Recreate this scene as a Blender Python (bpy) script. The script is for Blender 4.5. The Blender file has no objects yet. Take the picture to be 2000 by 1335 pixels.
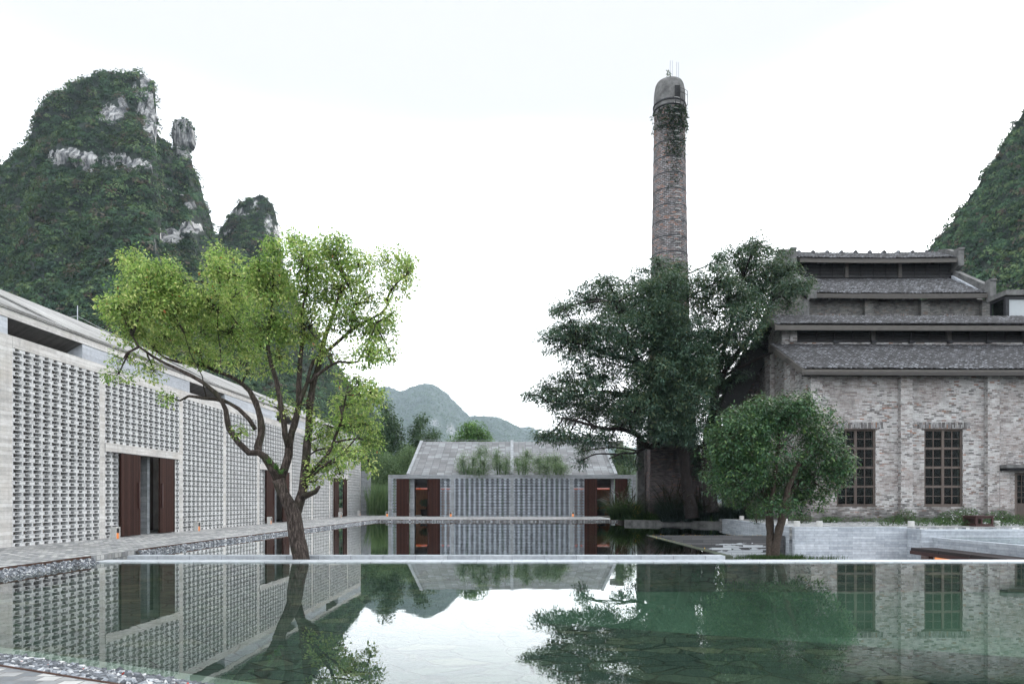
import bpy, math, random
import numpy as np
from mathutils import Vector, noise as mnoise
random.seed(7)
RNG = np.random.default_rng(11)
R = math.radians
sc = bpy.context.scene
# ------------------------------------------------------------------ camera
CAMZ = 1.3
HAZE = 0.00014
F = 1333.3
cam = bpy.data.cameras.new('camera')
cam.lens = 24.0; cam.sensor_width = 36.0
cam.shift_y = 0.1542
cam.clip_start = 0.05; cam.clip_end = 6000
co = bpy.data.objects.new('camera', cam); sc.collection.objects.link(co)
co.location = (0, 0, CAMZ); co.rotation_euler = (R(90), 0, 0)
sc.camera = co
# ------------------------------------------------------------------ sky, sun, exposure
SUN_EL, SUN_AZ = R(27), R(38)       # azimuth clockwise from +Y
w = bpy.data.worlds.new('World'); sc.world = w; w.use_nodes = True
nt = w.node_tree; nt.nodes.clear()
sky = nt.nodes.new('ShaderNodeTexSky'); sky.sky_type = 'NISHITA'; sky.sun_disc = False
sky.sun_elevation = SUN_EL; sky.sun_rotation = SUN_AZ
sky.air_density = 1.0; sky.dust_density = 6.0; sky.ozone_density = 1.0
hsv = nt.nodes.new('ShaderNodeHueSaturation'); hsv.inputs['Saturation'].default_value = 0.10
mixc = nt.nodes.new('ShaderNodeMix'); mixc.data_type = 'RGBA'; mixc.inputs[0].default_value = 0.72
mixc.inputs[7].default_value = (19.8, 20.9, 22.0, 1)   # even overcast cloud veil
bg = nt.nodes.new('ShaderNodeBackground'); bg.inputs['Strength'].default_value = 0.06
wo = nt.nodes.new('ShaderNodeOutputWorld')
nt.links.new(sky.outputs[0], hsv.inputs['Color']); nt.links.new(hsv.outputs[0], mixc.inputs[6])
# the veil thins to a pale blue-grey high above the hills in front
tcw = nt.nodes.new('ShaderNodeTexCoord'); sxw = nt.nodes.new('ShaderNodeSeparateXYZ'); nt.links.new(tcw.outputs['Generated'], sxw.inputs[0])
def wmap(src, a_, b_):
    m_ = nt.nodes.new('ShaderNodeMapRange'); m_.interpolation_type = 'SMOOTHSTEP'
    m_.inputs[1].default_value = a_; m_.inputs[2].default_value = b_; nt.links.new(src, m_.inputs[0]); return m_.outputs[0]
def wmul(x_, y_):
    m_ = nt.nodes.new('ShaderNodeMath'); m_.operation = 'MULTIPLY'; nt.links.new(x_, m_.inputs[0]); nt.links.new(y_, m_.inputs[1]); return m_.outputs[0]
wn = nt.nodes.new('ShaderNodeTexNoise'); wn.inputs['Scale'].default_value = 2.2; wn.inputs['Detail'].default_value = 3
wmp = nt.nodes.new('ShaderNodeMapping'); wmp.inputs['Scale'].default_value = (1, 1, 2.5); nt.links.new(tcw.outputs['Generated'], wmp.inputs[0]); nt.links.new(wmp.outputs[0], wn.inputs['Vector'])
ws = nt.nodes.new('ShaderNodeMath'); ws.operation = 'MULTIPLY_ADD'; nt.links.new(wn.outputs['Fac'], ws.inputs[0]); ws.inputs[1].default_value = 0.16; nt.links.new(sxw.outputs[2], ws.inputs[2])
clear = wmul(wmul(wmap(ws.outputs[0], 0.37, 0.60), wmap(sxw.outputs[2], 0.97, 0.80)), wmap(sxw.outputs[1], 0.05, 0.4))
mixk = nt.nodes.new('ShaderNodeMix'); mixk.data_type = 'RGBA'; nt.links.new(clear, mixk.inputs[0]); nt.links.new(mixc.outputs[2], mixk.inputs[6]); mixk.inputs[7].default_value = (5.12, 5.2, 5.36, 1)
# brighter band of veil low over the horizon on the side where the sun went down
low = wmul(wmap(sxw.outputs[2], 0.36, 0.10), wmap(sxw.outputs[1], 0.0, 0.6))
mixl = nt.nodes.new('ShaderNodeMix'); mixl.data_type = 'RGBA'; mixl.blend_type = 'MULTIPLY'; nt.links.new(low, mixl.inputs[0]); nt.links.new(mixk.outputs[2], mixl.inputs[6]); mixl.inputs[7].default_value = (1.5, 1.46, 1.42, 1)
nt.links.new(mixl.outputs[2], bg.inputs['Color']); nt.links.new(bg.outputs[0], wo.inputs['Surface'])
sl = bpy.data.lights.new('sun', 'SUN'); sl.energy = 0.6; sl.angle = R(18); sl.color = (1.0, 0.95, 0.88)
so = bpy.data.objects.new('sun', sl); sc.collection.objects.link(so)
sd = Vector((math.sin(SUN_AZ)*math.cos(SUN_EL), math.cos(SUN_AZ)*math.cos(SUN_EL), math.sin(SUN_EL)))
so.rotation_euler = sd.to_track_quat('Z', 'Y').to_euler(); so.location = sd*80
sc.view_settings.view_transform = 'Standard'; sc.view_settings.look = 'None'
sc.view_settings.exposure = 1.62; sc.view_settings.gamma = 1.0
sc.cycles.max_bounces = 7; sc.cycles.diffuse_bounces = 3; sc.cycles.glossy_bounces = 3
sc.cycles.transparent_max_bounces = 10; sc.cycles.volume_bounces = 0
sc.cycles.caustics_reflective = False; sc.cycles.caustics_refractive = False

# ------------------------------------------------------------------ helpers
def P(px, py, d):
    return Vector(((px-1000.0)*d/F, d, CAMZ+(976.0-py)*d/F))
ORG = {}
def link(o):
    sc.collection.objects.link(o); return o
def tag(o, label=None, cat=None, group=None, kind=None):
    if label: o['label'] = label
    if cat: o['category'] = cat
    if group: o['group'] = group
    if kind: o['kind'] = kind
    return o
def thing(name, label, cat, loc=(0, 0, 0), rz=0.0, group=None):
    o = bpy.data.objects.new(name, None); link(o)
    o.empty_display_size = 0.2
    o.location = loc; o.rotation_euler = (0, 0, rz)
    ORG[o.name] = Vector(loc) if rz == 0.0 else Vector((0, 0, 0))
    return tag(o, label, cat, group)
def copy_tree(o, parent=None):
    c = o.copy(); link(c)
    ORG[c.name] = ORG.get(o.name, Vector((0, 0, 0)))
    if parent: c.parent = parent
    for ch in list(o.children): copy_tree(ch, c)
    return c
def make_obj(name, V, Fc, mat, parent=None, smooth=False, uv=None, attrs=None, kind=None):
    """V (n,3); Fc = (k,4) array or list of faces"""
    V = np.asarray(V, dtype=np.float32).reshape(-1, 3)
    me = bpy.data.meshes.new(name)
    if isinstance(Fc, np.ndarray):
        k, m = Fc.shape
        me.vertices.add(len(V)); me.vertices.foreach_set('co', V.ravel())
        me.loops.add(k*m); me.loops.foreach_set('vertex_index', Fc.astype(np.int32).ravel())
        me.polygons.add(k); me.polygons.foreach_set('loop_start', np.arange(0, k*m, m, dtype=np.int32))
        me.update(calc_edges=True)
    else:
        me.from_pydata([tuple(v) for v in V.tolist()], [], Fc); me.update()
    npoly = len(me.polygons)
    if uv is not False:
        if uv is None:
            nr = np.empty(npoly*3, dtype=np.float32); me.polygons.foreach_get('normal', nr); nr = np.abs(nr.reshape(-1, 3))
            ls = np.empty(npoly, dtype=np.int32); lt = np.empty(npoly, dtype=np.int32)
            me.polygons.foreach_get('loop_start', ls); me.polygons.foreach_get('loop_total', lt)
            vi = np.empty(len(me.loops), dtype=np.int32); me.loops.foreach_get('vertex_index', vi)
            dom = np.repeat(np.argmax(nr + np.array([0.0, 0.02, 0.0]), axis=1), lt)
            C = V[vi]
            U = np.where(dom == 0, C[:, 1], C[:, 0]); W = np.where(dom == 2, C[:, 1], C[:, 2])
            uvs = np.stack([U, W], 1).astype(np.float32)
        else:
            vi = np.empty(len(me.loops), dtype=np.int32); me.loops.foreach_get('vertex_index', vi)
            uvs = np.asarray(uv, dtype=np.float32)[vi]
        l = me.uv_layers.new(name='UVMap'); l.data.foreach_set('uv', uvs.ravel())
    if attrs:
        for an, av in attrs.items():
            a = me.attributes.new(an, 'FLOAT', 'POINT'); a.data.foreach_set('value', np.asarray(av, dtype=np.float32))
    if smooth: me.polygons.foreach_set('use_smooth', np.ones(npoly, dtype=bool))
    me.materials.append(mat)
    o = bpy.data.objects.new(name, me); link(o)
    if parent is not None:
        off = ORG[parent.name]; o.parent = parent
        o_org = off
    else:
        off = Vector(((V[:, 0].min()+V[:, 0].max())/2, (V[:, 1].min()+V[:, 1].max())/2, float(V[:, 2].min())))
        o.location = off; o_org = off
    ORG[o.name] = Vector(o_org)
    if off.length > 0:
        V2 = V - np.array(off, dtype=np.float32)
        me.vertices.foreach_set('co', V2.ravel()); me.update()
    if kind: o['kind'] = kind
    return o
class MB:
    def __init__(s): s.v = []; s.f = []; s.n = 0
    def add(s, vs, fs):
        b = s.n; s.v.extend([tuple(v) for v in vs]); s.n += len(vs)
        s.f.extend([tuple(i+b for i in f) for f in fs]); return s
    def box(s, x0, x1, y0, y1, z0, z1):
        return s.add([(x0,y0,z0),(x1,y0,z0),(x1,y1,z0),(x0,y1,z0),(x0,y0,z1),(x1,y0,z1),(x1,y1,z1),(x0,y1,z1)],
                     [(0,3,2,1),(4,5,6,7),(0,1,5,4),(1,2,6,5),(2,3,7,6),(3,0,4,7)])
    def prism(s, poly, z0, z1):            # poly in xy
        n = len(poly)
        s.add([(p[0], p[1], z0) for p in poly]+[(p[0], p[1], z1) for p in poly],
              [tuple(range(n-1, -1, -1)), tuple(range(n, 2*n))]+[(i, (i+1) % n, n+(i+1) % n, n+i) for i in range(n)])
        return s
    def prism_x(s, poly, x0, x1):          # poly in yz
        n = len(poly)
        s.add([(x0, p[0], p[1]) for p in poly]+[(x1, p[0], p[1]) for p in poly],
              [tuple(range(n-1, -1, -1)), tuple(range(n, 2*n))]+[(i, (i+1) % n, n+(i+1) % n, n+i) for i in range(n)])
        return s
    def prism_y(s, poly, y0, y1):          # poly in xz
        n = len(poly)
        s.add([(p[0], y0, p[1]) for p in poly]+[(p[0], y1, p[1]) for p in poly],
              [tuple(range(n)), tuple(range(2*n-1, n-1, -1))]+[(i, n+i, n+(i+1) % n, (i+1) % n) for i in range(n)])
        return s
    def lathe(s, cx, cy, prof, n=24, ang0=0.0):   # prof [(r,z)]
        vs = []; fs = []
        for r, z in prof:
            for k in range(n):
                a = 2*math.pi*k/n+ang0; vs.append((cx+r*math.cos(a), cy+r*math.sin(a), z))
        for j in range(len(prof)-1):
            for k in range(n):
                k2 = (k+1) % n; fs.append((j*n+k, j*n+k2, (j+1)*n+k2, (j+1)*n+k))
        fs.append(tuple(range(n-1, -1, -1))); fs.append(tuple(range((len(prof)-1)*n, len(prof)*n)))
        return s.add(vs, fs)
    def tube(s, pts, rad, n=7):
        pts = [Vector(p) for p in pts]; m = len(pts); vs = []; fs = []
        up = Vector((0.13, 0.97, 0.21)).normalized()
        for i, p in enumerate(pts):
            t = (pts[min(i+1, m-1)]-pts[max(i-1, 0)])
            if t.length < 1e-6: t = Vector((0, 0, 1))
            t.normalize()
            a = t.cross(up)
            if a.length < 0.05: a = t.cross(Vector((1, 0, 0)))
            a.normalize(); b = t.cross(a)
            r = rad[i] if hasattr(rad, '__len__') else rad
            for k in range(n):
                an = 2*math.pi*k/n; vs.append(p+a*(r*math.cos(an))+b*(r*math.sin(an)))
        for j in range(m-1):
            for k in range(n):
                k2 = (k+1) % n; fs.append((j*n+k, j*n+k2, (j+1)*n+k2, (j+1)*n+k))
        fs.append(tuple(range(n-1, -1, -1))); fs.append(tuple(range((m-1)*n, m*n)))
        return s.add(vs, fs)
    def build(s, name, mat, parent=None, smooth=False, kind=None):
        return make_obj(name, np.array(s.v), s.f, mat, parent, smooth, kind=kind)
def spline(pts, rads, step=0.25):
    """Catmull-Rom through pts"""
    out = []; ro = []
    n = len(pts)
    for i in range(n-1):
        p0 = pts[max(i-1, 0)]; p1 = pts[i]; p2 = pts[i+1]; p3 = pts[min(i+2, n-1)]
        k = max(1, int((p2-p1).length/step))
        for j in range(k):
            t = j/k
            out.append(0.5*((2*p1)+(p2-p0)*t+(2*p0-5*p1+4*p2-p3)*t*t+(3*p1-p0-3*p2+p3)*t**3))
            ro.append(rads[i]*(1-t)+rads[i+1]*t)
    out.append(pts[-1]); ro.append(rads[-1])
    return out, ro

# ------------------------------------------------------------------ node materials
def NM(name):
    m = bpy.data.materials.new(name); m.use_nodes = True
    t = m.node_tree; t.nodes.clear()
    o = t.nodes.new('ShaderNodeOutputMaterial')
    return m, t, o
def nd(t, typ, **kw):
    n = t.nodes.new(typ)
    for k, v in kw.items():
        if k.startswith('i_'): n.inputs[k[2:].replace('_', ' ')].default_value = v
        else: setattr(n, k, v)
    return n
def rgb(c): return (c[0], c[1], c[2], 1.0)
def ramp(t, src, stops, interp='LINEAR'):
    r = t.nodes.new('ShaderNodeValToRGB'); r.color_ramp.interpolation = interp
    el = r.color_ramp.elements
    while len(el) < len(stops): el.new(0.5)
    for e, (p, c) in zip(el, stops): e.position = p; e.color = rgb(c) if len(c) == 3 else c
    t.links.new(src, r.inputs[0]); return r.outputs[0]
def mix(t, fac, a, b, mode='MIX'):
    m = t.nodes.new('ShaderNodeMix'); m.data_type = 'RGBA'; m.blend_type = mode
    for s, v in ((m.inputs[0], fac), (m.inputs[6], a), (m.inputs[7], b)):
        if hasattr(v, 'links') or isinstance(v, bpy.types.NodeSocket): t.links.new(v, s)
        else: s.default_value = v if not isinstance(v, tuple) else rgb(v)
    return m.outputs[2]
def math_(t, op, a, b=None):
    m = t.nodes.new('ShaderNodeMath'); m.operation = op
    for s, v in ((m.inputs[0], a), (m.inputs[1], b)):
        if v is None: continue
        if isinstance(v, bpy.types.NodeSocket): t.links.new(v, s)
        else: s.default_value = v
    return m.outputs[0]
def coords(t, kind='UV', scale=(1, 1, 1), rot=(0, 0, 0), loc=(0, 0, 0)):
    if kind == 'POS':
        g = t.nodes.new('ShaderNodeNewGeometry'); src = g.outputs['Position']
    else:
        g = t.nodes.new('ShaderNodeTexCoord'); src = g.outputs[kind]
    mp = t.nodes.new('ShaderNodeMapping'); mp.inputs['Scale'].default_value = scale
    mp.inputs['Rotation'].default_value = rot; mp.inputs['Location'].default_value = loc
    t.links.new(src, mp.inputs[0]); return mp.outputs[0]
def noise(t, vec, scale=5.0, detail=4.0, rough=0.55, out='Fac'):
    n = t.nodes.new('ShaderNodeTexNoise'); n.inputs['Scale'].default_value = scale
    n.inputs['Detail'].default_value = detail; n.inputs['Roughness'].default_value = rough
    t.links.new(vec, n.inputs['Vector']); return n.outputs[out]
def brick(t, vec, bw, bh, mortar=0.01, offset=0.5, smooth=0.1):
    b = t.nodes.new('ShaderNodeTexBrick'); b.inputs['Scale'].default_value = 1.0
    b.inputs['Color1'].default_value = (0, 0, 0, 1); b.inputs['Color2'].default_value = (1, 1, 1, 1)
    b.inputs['Mortar'].default_value = (0.5, 0.5, 0.5, 1)
    b.inputs['Brick Width'].default_value = bw; b.inputs['Row Height'].default_value = bh
    b.inputs['Mortar Size'].default_value = mortar; b.inputs['Mortar Smooth'].default_value = smooth
    b.offset = offset
    t.links.new(vec, b.inputs['Vector']); return b.outputs['Color'], b.outputs['Fac']
def finish(t, o, col, rough=0.85, bump=None, bstr=0.4, bdist=0.02, spec=0.3, metallic=0.0):
    p = t.nodes.new('ShaderNodeBsdfPrincipled')
    if isinstance(col, bpy.types.NodeSocket): t.links.new(col, p.inputs['Base Color'])
    else: p.inputs['Base Color'].default_value = rgb(col)
    if isinstance(rough, bpy.types.NodeSocket): t.links.new(rough, p.inputs['Roughness'])
    else: p.inputs['Roughness'].default_value = rough
    p.inputs['Specular IOR Level'].default_value = spec; p.inputs['Metallic'].default_value = metallic
    if bump is not None:
        b = t.nodes.new('ShaderNodeBump'); b.inputs['Strength'].default_value = bstr; b.inputs['Distance'].default_value = bdist
        t.links.new(bump, b.inputs['Height']); t.links.new(b.outputs[0], p.inputs['Normal'])
    t.links.new(p.outputs[0], o.inputs['Surface'])
M = {}
def m_concrete(key, base, dark, board=0.1, stain=0.5, warm=None):
    m, t, o = NM(key); uv = coords(t)
    bc, bf = brick(t, uv, 2.4, board, 0.004, 0.37)
    n1 = noise(t, coords(t, 'UV', (0.8, 4.0, 1)), 1.3, 6, 0.62)
    n2 = noise(t, uv, 9.0, 6, 0.65)
    streak = noise(t, coords(t, 'UV', (3.5, 0.35, 1)), 1.0, 5, 0.6)
    c = ramp(t, n1, [(0.3, dark), (0.62, base)])
    c = mix(t, 0.16, c, bc, 'OVERLAY')
    c = mix(t, 0.22, c, ramp(t, n2, [(0.35, (0.25,)*3), (0.65, (0.75,)*3)]), 'OVERLAY')
    st = ramp(t, streak, [(0.52, (0, 0, 0)), (0.72, (1, 1, 1))])
    c = mix(t, math_(t, 'MULTIPLY', st, stain), c, tuple(x*0.55 for x in dark))
    if warm: 
        wn = noise(t, coords(t, 'UV', (1, 1, 1)), 0.9, 3)
        c = mix(t, math_(t, 'MULTIPLY', ramp(t, wn, [(0.5, (0, 0, 0)), (0.7, (1, 1, 1))]), 0.35), c, warm)
    c = mix(t, math_(t, 'MULTIPLY', bf, 0.45), c, tuple(x*0.5 for x in dark))
    hb = math_(t, 'SUBTRACT', math_(t, 'MULTIPLY', n2, 0.4), bf)
    finish(t, o, c, 0.88, hb, 0.5, 0.01); M[key] = m
def m_brick(key, stops, mortar, bw=0.24, bh=0.063, ms=0.006, big=None, rot=None, stain=(0.05, 0.045, 0.045), stain_amt=0.8, ground=False):
    m, t, o = NM(key)
    uv = coords(t, 'UV', (1, 1, 1), (0, 0, R(90)) if rot else (0, 0, 0))
    uvn = coords(t, 'UV')
    bc, bf = brick(t, uv, bw, bh, ms)
    c = ramp(t, bc, stops, 'LINEAR')
    if big:
        bn = noise(t, uvn, 0.35, 4, 0.6)
        c = mix(t, math_(t, 'MULTIPLY', ramp(t, bn, [(0.46, (0, 0, 0)), (0.62, (1, 1, 1))]), 0.8), c, mix(t, bc, big[0], big[1]))
    n2 = noise(t, uvn, 22.0, 5, 0.7)
    c = mix(t, 0.3, c, ramp(t, n2, [(0.35, (0.2,)*3), (0.65, (0.8,)*3)]), 'OVERLAY')
    mn = noise(t, uvn, 3.0, 4, 0.6)
    c = mix(t, bf, c, ramp(t, mn, [(0.4, tuple(x*0.35 for x in mortar)), (0.6, mortar)]))
    sn = noise(t, coords(t, 'UV', (0.9, 0.4, 1)), 1.0, 6, 0.65)
    c = mix(t, math_(t, 'MULTIPLY', ramp(t, sn, [(0.53, (0, 0, 0)), (0.68, (1, 1, 1))]), stain_amt), c, stain)
    if ground:      # rising damp and dirt in an uneven band along the foot of the wall
        sx = nd(t, 'ShaderNodeSeparateXYZ'); t.links.new(uvn, sx.inputs[0])
        gn = noise(t, coords(t, 'UV', (0.8, 1.6, 1)), 1.4, 5, 0.65)
        gv = math_(t, 'SUBTRACT', math_(t, 'MULTIPLY', gn, 2.6), sx.outputs[1])
        c = mix(t, math_(t, 'MULTIPLY', ramp(t, gv, [(0.15, (0, 0, 0)), (0.75, (1, 1, 1))]), 0.72), c, (0.04, 0.038, 0.036))
    hb = math_(t, 'SUBTRACT', math_(t, 'MULTIPLY', n2, 0.5), bf)
    finish(t, o, c, 0.92, hb, 0.7, 0.012); M[key] = m
def m_wood(key, a, b, plank=0.09, rough=0.55, vertical=True, gap=0.004, spec=0.3):
    m, t, o = NM(key)
    uv = coords(t, 'UV', (1, 1, 1), (0, 0, R(90)) if vertical else (0, 0, 0))
    bc, bf = brick(t, uv, 30.0, plank, gap, 0.0)
    g = noise(t, coords(t, 'UV', (14, 1.0, 1) if vertical else (1.0, 14, 1)), 3.0, 5, 0.6)
    c = mix(t, bc, a, b); c = mix(t, 0.45, c, ramp(t, g, [(0.3, (0.15,)*3), (0.7, (0.85,)*3)]), 'OVERLAY')
    c = mix(t, math_(t, 'MULTIPLY', bf, 0.85), c, (0.008, 0.006, 0.006))
    finish(t, o, c, rough, math_(t, 'SUBTRACT', math_(t, 'MULTIPLY', g, 0.2), bf), 0.4, 0.006, spec=spec); M[key] = m
def m_plain(key, col, rough=0.6, var=0.25, scale=8.0, metallic=0.0, bstr=0.2):
    m, t, o = NM(key); n = noise(t, coords(t, 'POS'), scale, 5, 0.6)
    c = ramp(t, n, [(0.3, tuple(x*(1-var) for x in col)), (0.7, tuple(min(1, x*(1+var)) for x in col))])
    finish(t, o, c, rough, n, bstr, 0.01, metallic=metallic); M[key] = m
def m_emit(key, col, strength):
    m, t, o = NM(key); e = nd(t, 'ShaderNodeEmission'); e.inputs[0].default_value = rgb(col); e.inputs[1].default_value = strength
    t.links.new(e.outputs[0], o.inputs[0]); M[key] = m
def m_leaf(key, stops, transl=0.35, rough=0.5, clump=(0.6, 0.45), tint=None, spec=0.3):
    """stops: colour by per-leaf random; clump: (noise scale, strength of light / dark clumps of leaf colour)"""
    m, t, o = NM(key)
    a = nd(t, 'ShaderNodeAttribute', attribute_name='rnd')
    c = ramp(t, a.outputs['Fac'], stops)
    n = noise(t, coords(t, 'POS'), clump[0], 3, 0.6)
    c = mix(t, clump[1], c, ramp(t, n, [(0.35, (0.22,)*3), (0.65, (0.8,)*3)]), 'OVERLAY')
    p = nd(t, 'ShaderNodeBsdfPrincipled'); t.links.new(c, p.inputs['Base Color']); p.inputs['Roughness'].default_value = rough
    p.inputs['Specular IOR Level'].default_value = spec
    tr = nd(t, 'ShaderNodeBsdfTranslucent'); c2 = mix(t, 0.5, c, (0.26, 0.42, 0.08)); 
    t.links.new(mix(t, 0.6, c, c2), tr.inputs[0])
    ms = nd(t, 'ShaderNodeMixShader'); ms.inputs[0].default_value = transl
    t.links.new(p.outputs[0], ms.inputs[1]); t.links.new(tr.outputs[0], ms.inputs[2]); t.links.new(ms.outputs[0], o.inputs[0])
    M[key] = m

m_concrete('board_concrete', (0.60, 0.58, 0.56), (0.44, 0.425, 0.41), 0.11, 0.45, (0.46, 0.40, 0.33))
m_concrete('grey_concrete', (0.30, 0.31, 0.32), (0.21, 0.22, 0.23), 0.12, 0.35)
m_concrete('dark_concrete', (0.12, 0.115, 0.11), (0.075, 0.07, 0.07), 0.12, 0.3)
m_concrete('clerestory_concrete', (0.46, 0.48, 0.52), (0.38, 0.40, 0.43), 0.2, 0.2)
m_plain('old_concrete', (0.12, 0.118, 0.115), 0.9, 0.45, 3.0)
m_plain('lamp_concrete', (0.48, 0.47, 0.45), 0.85, 0.12, 20.0)
def m_block(key, base, lo):
    m, t, o = NM(key); g = nd(t, 'ShaderNodeNewGeometry')
    c = ramp(t, g.outputs['Random Per Island'], [(0.0, lo), (0.5, base), (1.0, tuple(x*1.08 for x in base))])
    n = noise(t, coords(t, 'POS'), 14.0, 5, 0.7)
    c = mix(t, 0.25, c, ramp(t, n, [(0.35, (0.25,)*3), (0.65, (0.75,)*3)]), 'OVERLAY')
    n3 = noise(t, coords(t, 'POS', (0.5, 0.5, 0.5)), 1.0, 4, 0.6)
    c = mix(t, math_(t, 'MULTIPLY', ramp(t, n3, [(0.5, (0, 0, 0)), (0.7, (1, 1, 1))]), 0.3), c, tuple(x*0.62 for x in base))
    finish(t, o, c, 0.9, n, 0.3, 0.006); M[key] = m
m_block('block', (0.56, 0.56, 0.56), (0.46, 0.46, 0.46))
m_plain('corridor_wall', (0.34, 0.31, 0.285), 0.9, 0.3, 2.0)
m_block('block_grey', (0.36, 0.39, 0.43), (0.27, 0.29, 0.32))
def m_slabs(key, stops, bw, bh, joint=(0.10, 0.10, 0.10), off=0.5, ms=0.008):
    m, t, o = NM(key); uv = coords(t); bc, bf = brick(t, uv, bw, bh, ms, off)
    c = ramp(t, bc, stops); n = noise(t, uv, 6.0, 6, 0.65)
    c = mix(t, 0.3, c, ramp(t, n, [(0.35, (0.25,)*3), (0.65, (0.75,)*3)]), 'OVERLAY')
    lg = noise(t, coords(t, 'UV', (0.3, 0.3, 1)), 1.0, 4, 0.6)
    c = mix(t, 0.35, c, ramp(t, lg, [(0.35, (0.25,)*3), (0.65, (0.75,)*3)]), 'OVERLAY')
    c = mix(t, bf, c, joint)
    finish(t, o, c, 0.85, math_(t, 'SUBTRACT', math_(t, 'MULTIPLY', n, 0.3), bf), 0.5, 0.01); M[key] = m
m_slabs('roof_slabs', [(0.0, (0.125, 0.125, 0.128)), (0.35, (0.155, 0.155, 0.158)), (0.7, (0.18, 0.185, 0.19)), (1.0, (0.23, 0.24, 0.245))], 0.62, 0.50, (0.07, 0.07, 0.07), 0.0, 0.014)
m_slabs('roof_boards', [(0.0, (0.21, 0.205, 0.20)), (0.5, (0.27, 0.265, 0.255)), (1.0, (0.33, 0.325, 0.315))], 1.1, 0.22, (0.13, 0.125, 0.12), 0.43, 0.006)
m_slabs('paving', [(0.0, (0.12, 0.13, 0.14)), (0.3, (0.23, 0.235, 0.24)), (0.65, (0.30, 0.30, 0.295)), (1.0, (0.52, 0.51, 0.49))], 0.15, 0.12, (0.14, 0.135, 0.13), 0.5, 0.006)
m_slabs('terrace_stone', [(0.0, (0.30, 0.325, 0.36)), (0.5, (0.38, 0.405, 0.44)), (1.0, (0.45, 0.475, 0.51))], 0.9, 0.1, (0.19, 0.20, 0.215), 0.37, 0.004)
m_slabs('coping_stone', [(0.0, (0.40, 0.425, 0.45)), (1.0, (0.47, 0.49, 0.51))], 0.82, 5.0, (0.2, 0.205, 0.215), 0.0, 0.005)
m_slabs('weir_stone', [(0.0, (0.30, 0.32, 0.345)), (1.0, (0.40, 0.42, 0.445))], 0.82, 5.0, (0.15, 0.155, 0.165), 0.0, 0.006)
def m_wet():
    m, t, o = NM('wet_stone'); uv = coords(t); bc, bf = brick(t, uv, 0.8, 0.1, 0.004, 0.43)
    wetc = ramp(t, bc, [(0, (0.055, 0.055, 0.058)), (1, (0.11, 0.108, 0.11))])
    dry = ramp(t, bc, [(0, (0.34, 0.36, 0.38)), (1, (0.44, 0.46, 0.48))])
    # a dry island in the middle of the wall, breaking up stone by stone
    sx = nd(t, 'ShaderNodeSeparateXYZ'); t.links.new(uv, sx.inputs[0])
    dx = math_(t, 'DIVIDE', math_(t, 'SUBTRACT', sx.outputs[0], 9.0), 1.7)
    dz = math_(t, 'DIVIDE', math_(t, 'SUBTRACT', sx.outputs[1], -0.95), 0.62)
    rr = math_(t, 'ADD', math_(t, 'MULTIPLY', dx, dx), math_(t, 'MULTIPLY', dz, dz))
    nn = noise(t, coords(t, 'UV', (1.2, 6.0, 1)), 1.5, 2)
    v = math_(t, 'ADD', math_(t, 'MULTIPLY', nn, 1.6), math_(t, 'MULTIPLY', bc, 0.8))
    v = math_(t, 'SUBTRACT', v, rr)
    mask = ramp(t, v, [(0.66, (0, 0, 0)), (0.70, (1, 1, 1))])
    c = mix(t, mask, wetc, dry); c = mix(t, bf, c, (0.03, 0.03, 0.03))
    finish(t, o, c, ramp(t, mask, [(0, (0.22,)*3), (1, (0.85,)*3)]), math_(t, 'SUBTRACT', 0.0, bf), 0.4, 0.008, spec=0.5); M['wet_stone'] = m
m_wet()
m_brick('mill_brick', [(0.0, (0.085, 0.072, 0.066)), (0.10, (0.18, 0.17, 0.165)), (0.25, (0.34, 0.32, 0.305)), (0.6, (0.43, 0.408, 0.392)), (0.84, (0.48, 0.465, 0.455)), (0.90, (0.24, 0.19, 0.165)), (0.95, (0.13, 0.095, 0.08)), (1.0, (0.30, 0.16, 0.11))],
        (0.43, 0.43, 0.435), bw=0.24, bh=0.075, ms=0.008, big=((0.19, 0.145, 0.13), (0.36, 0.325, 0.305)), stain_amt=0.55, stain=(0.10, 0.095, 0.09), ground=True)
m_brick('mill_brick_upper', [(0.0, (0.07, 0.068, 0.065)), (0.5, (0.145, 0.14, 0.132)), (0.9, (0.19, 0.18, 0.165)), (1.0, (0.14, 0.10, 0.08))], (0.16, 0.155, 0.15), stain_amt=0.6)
m_brick('mill_brick_soldier', [(0.0, (0.09, 0.08, 0.075)), (0.5, (0.23, 0.22, 0.22)), (0.85, (0.32, 0.315, 0.31)), (1.0, (0.22, 0.12, 0.08))], (0.07, 0.065, 0.065), 0.3, 0.07, 0.008, rot=True, stain_amt=0.3)
m_brick('chimney_brick', [(0.0, (0.05, 0.045, 0.044)), (0.5, (0.10, 0.088, 0.087)), (0.8, (0.14, 0.10, 0.09)), (1.0, (0.22, 0.115, 0.08))], (0.36, 0.36, 0.37), 0.30, 0.11, 0.014, stain_amt=0.5)
m_brick('chimney_base_brick', [(0.0, (0.065, 0.055, 0.055)), (0.5, (0.12, 0.098, 0.096)), (0.85, (0.16, 0.135, 0.13)), (1.0, (0.21, 0.115, 0.085))], (0.15, 0.145, 0.15), stain=(0.025, 0.023, 0.023), stain_amt=0.85)
m_wood('door_wood', (0.024, 0.011, 0.009), (0.050, 0.022, 0.017), 0.085, 0.7, spec=0.08)
m_wood('panel_wood', (0.26, 0.13, 0.07), (0.36, 0.19, 0.10), 0.05, 0.5)
m_wood('old_timber', (0.055, 0.05, 0.047), (0.11, 0.10, 0.09), 0.35, 0.85, vertical=False, gap=0.0)
m_wood('frame_timber', (0.055, 0.042, 0.036), (0.11, 0.087, 0.074), 0.4, 0.75, gap=0.0)
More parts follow.
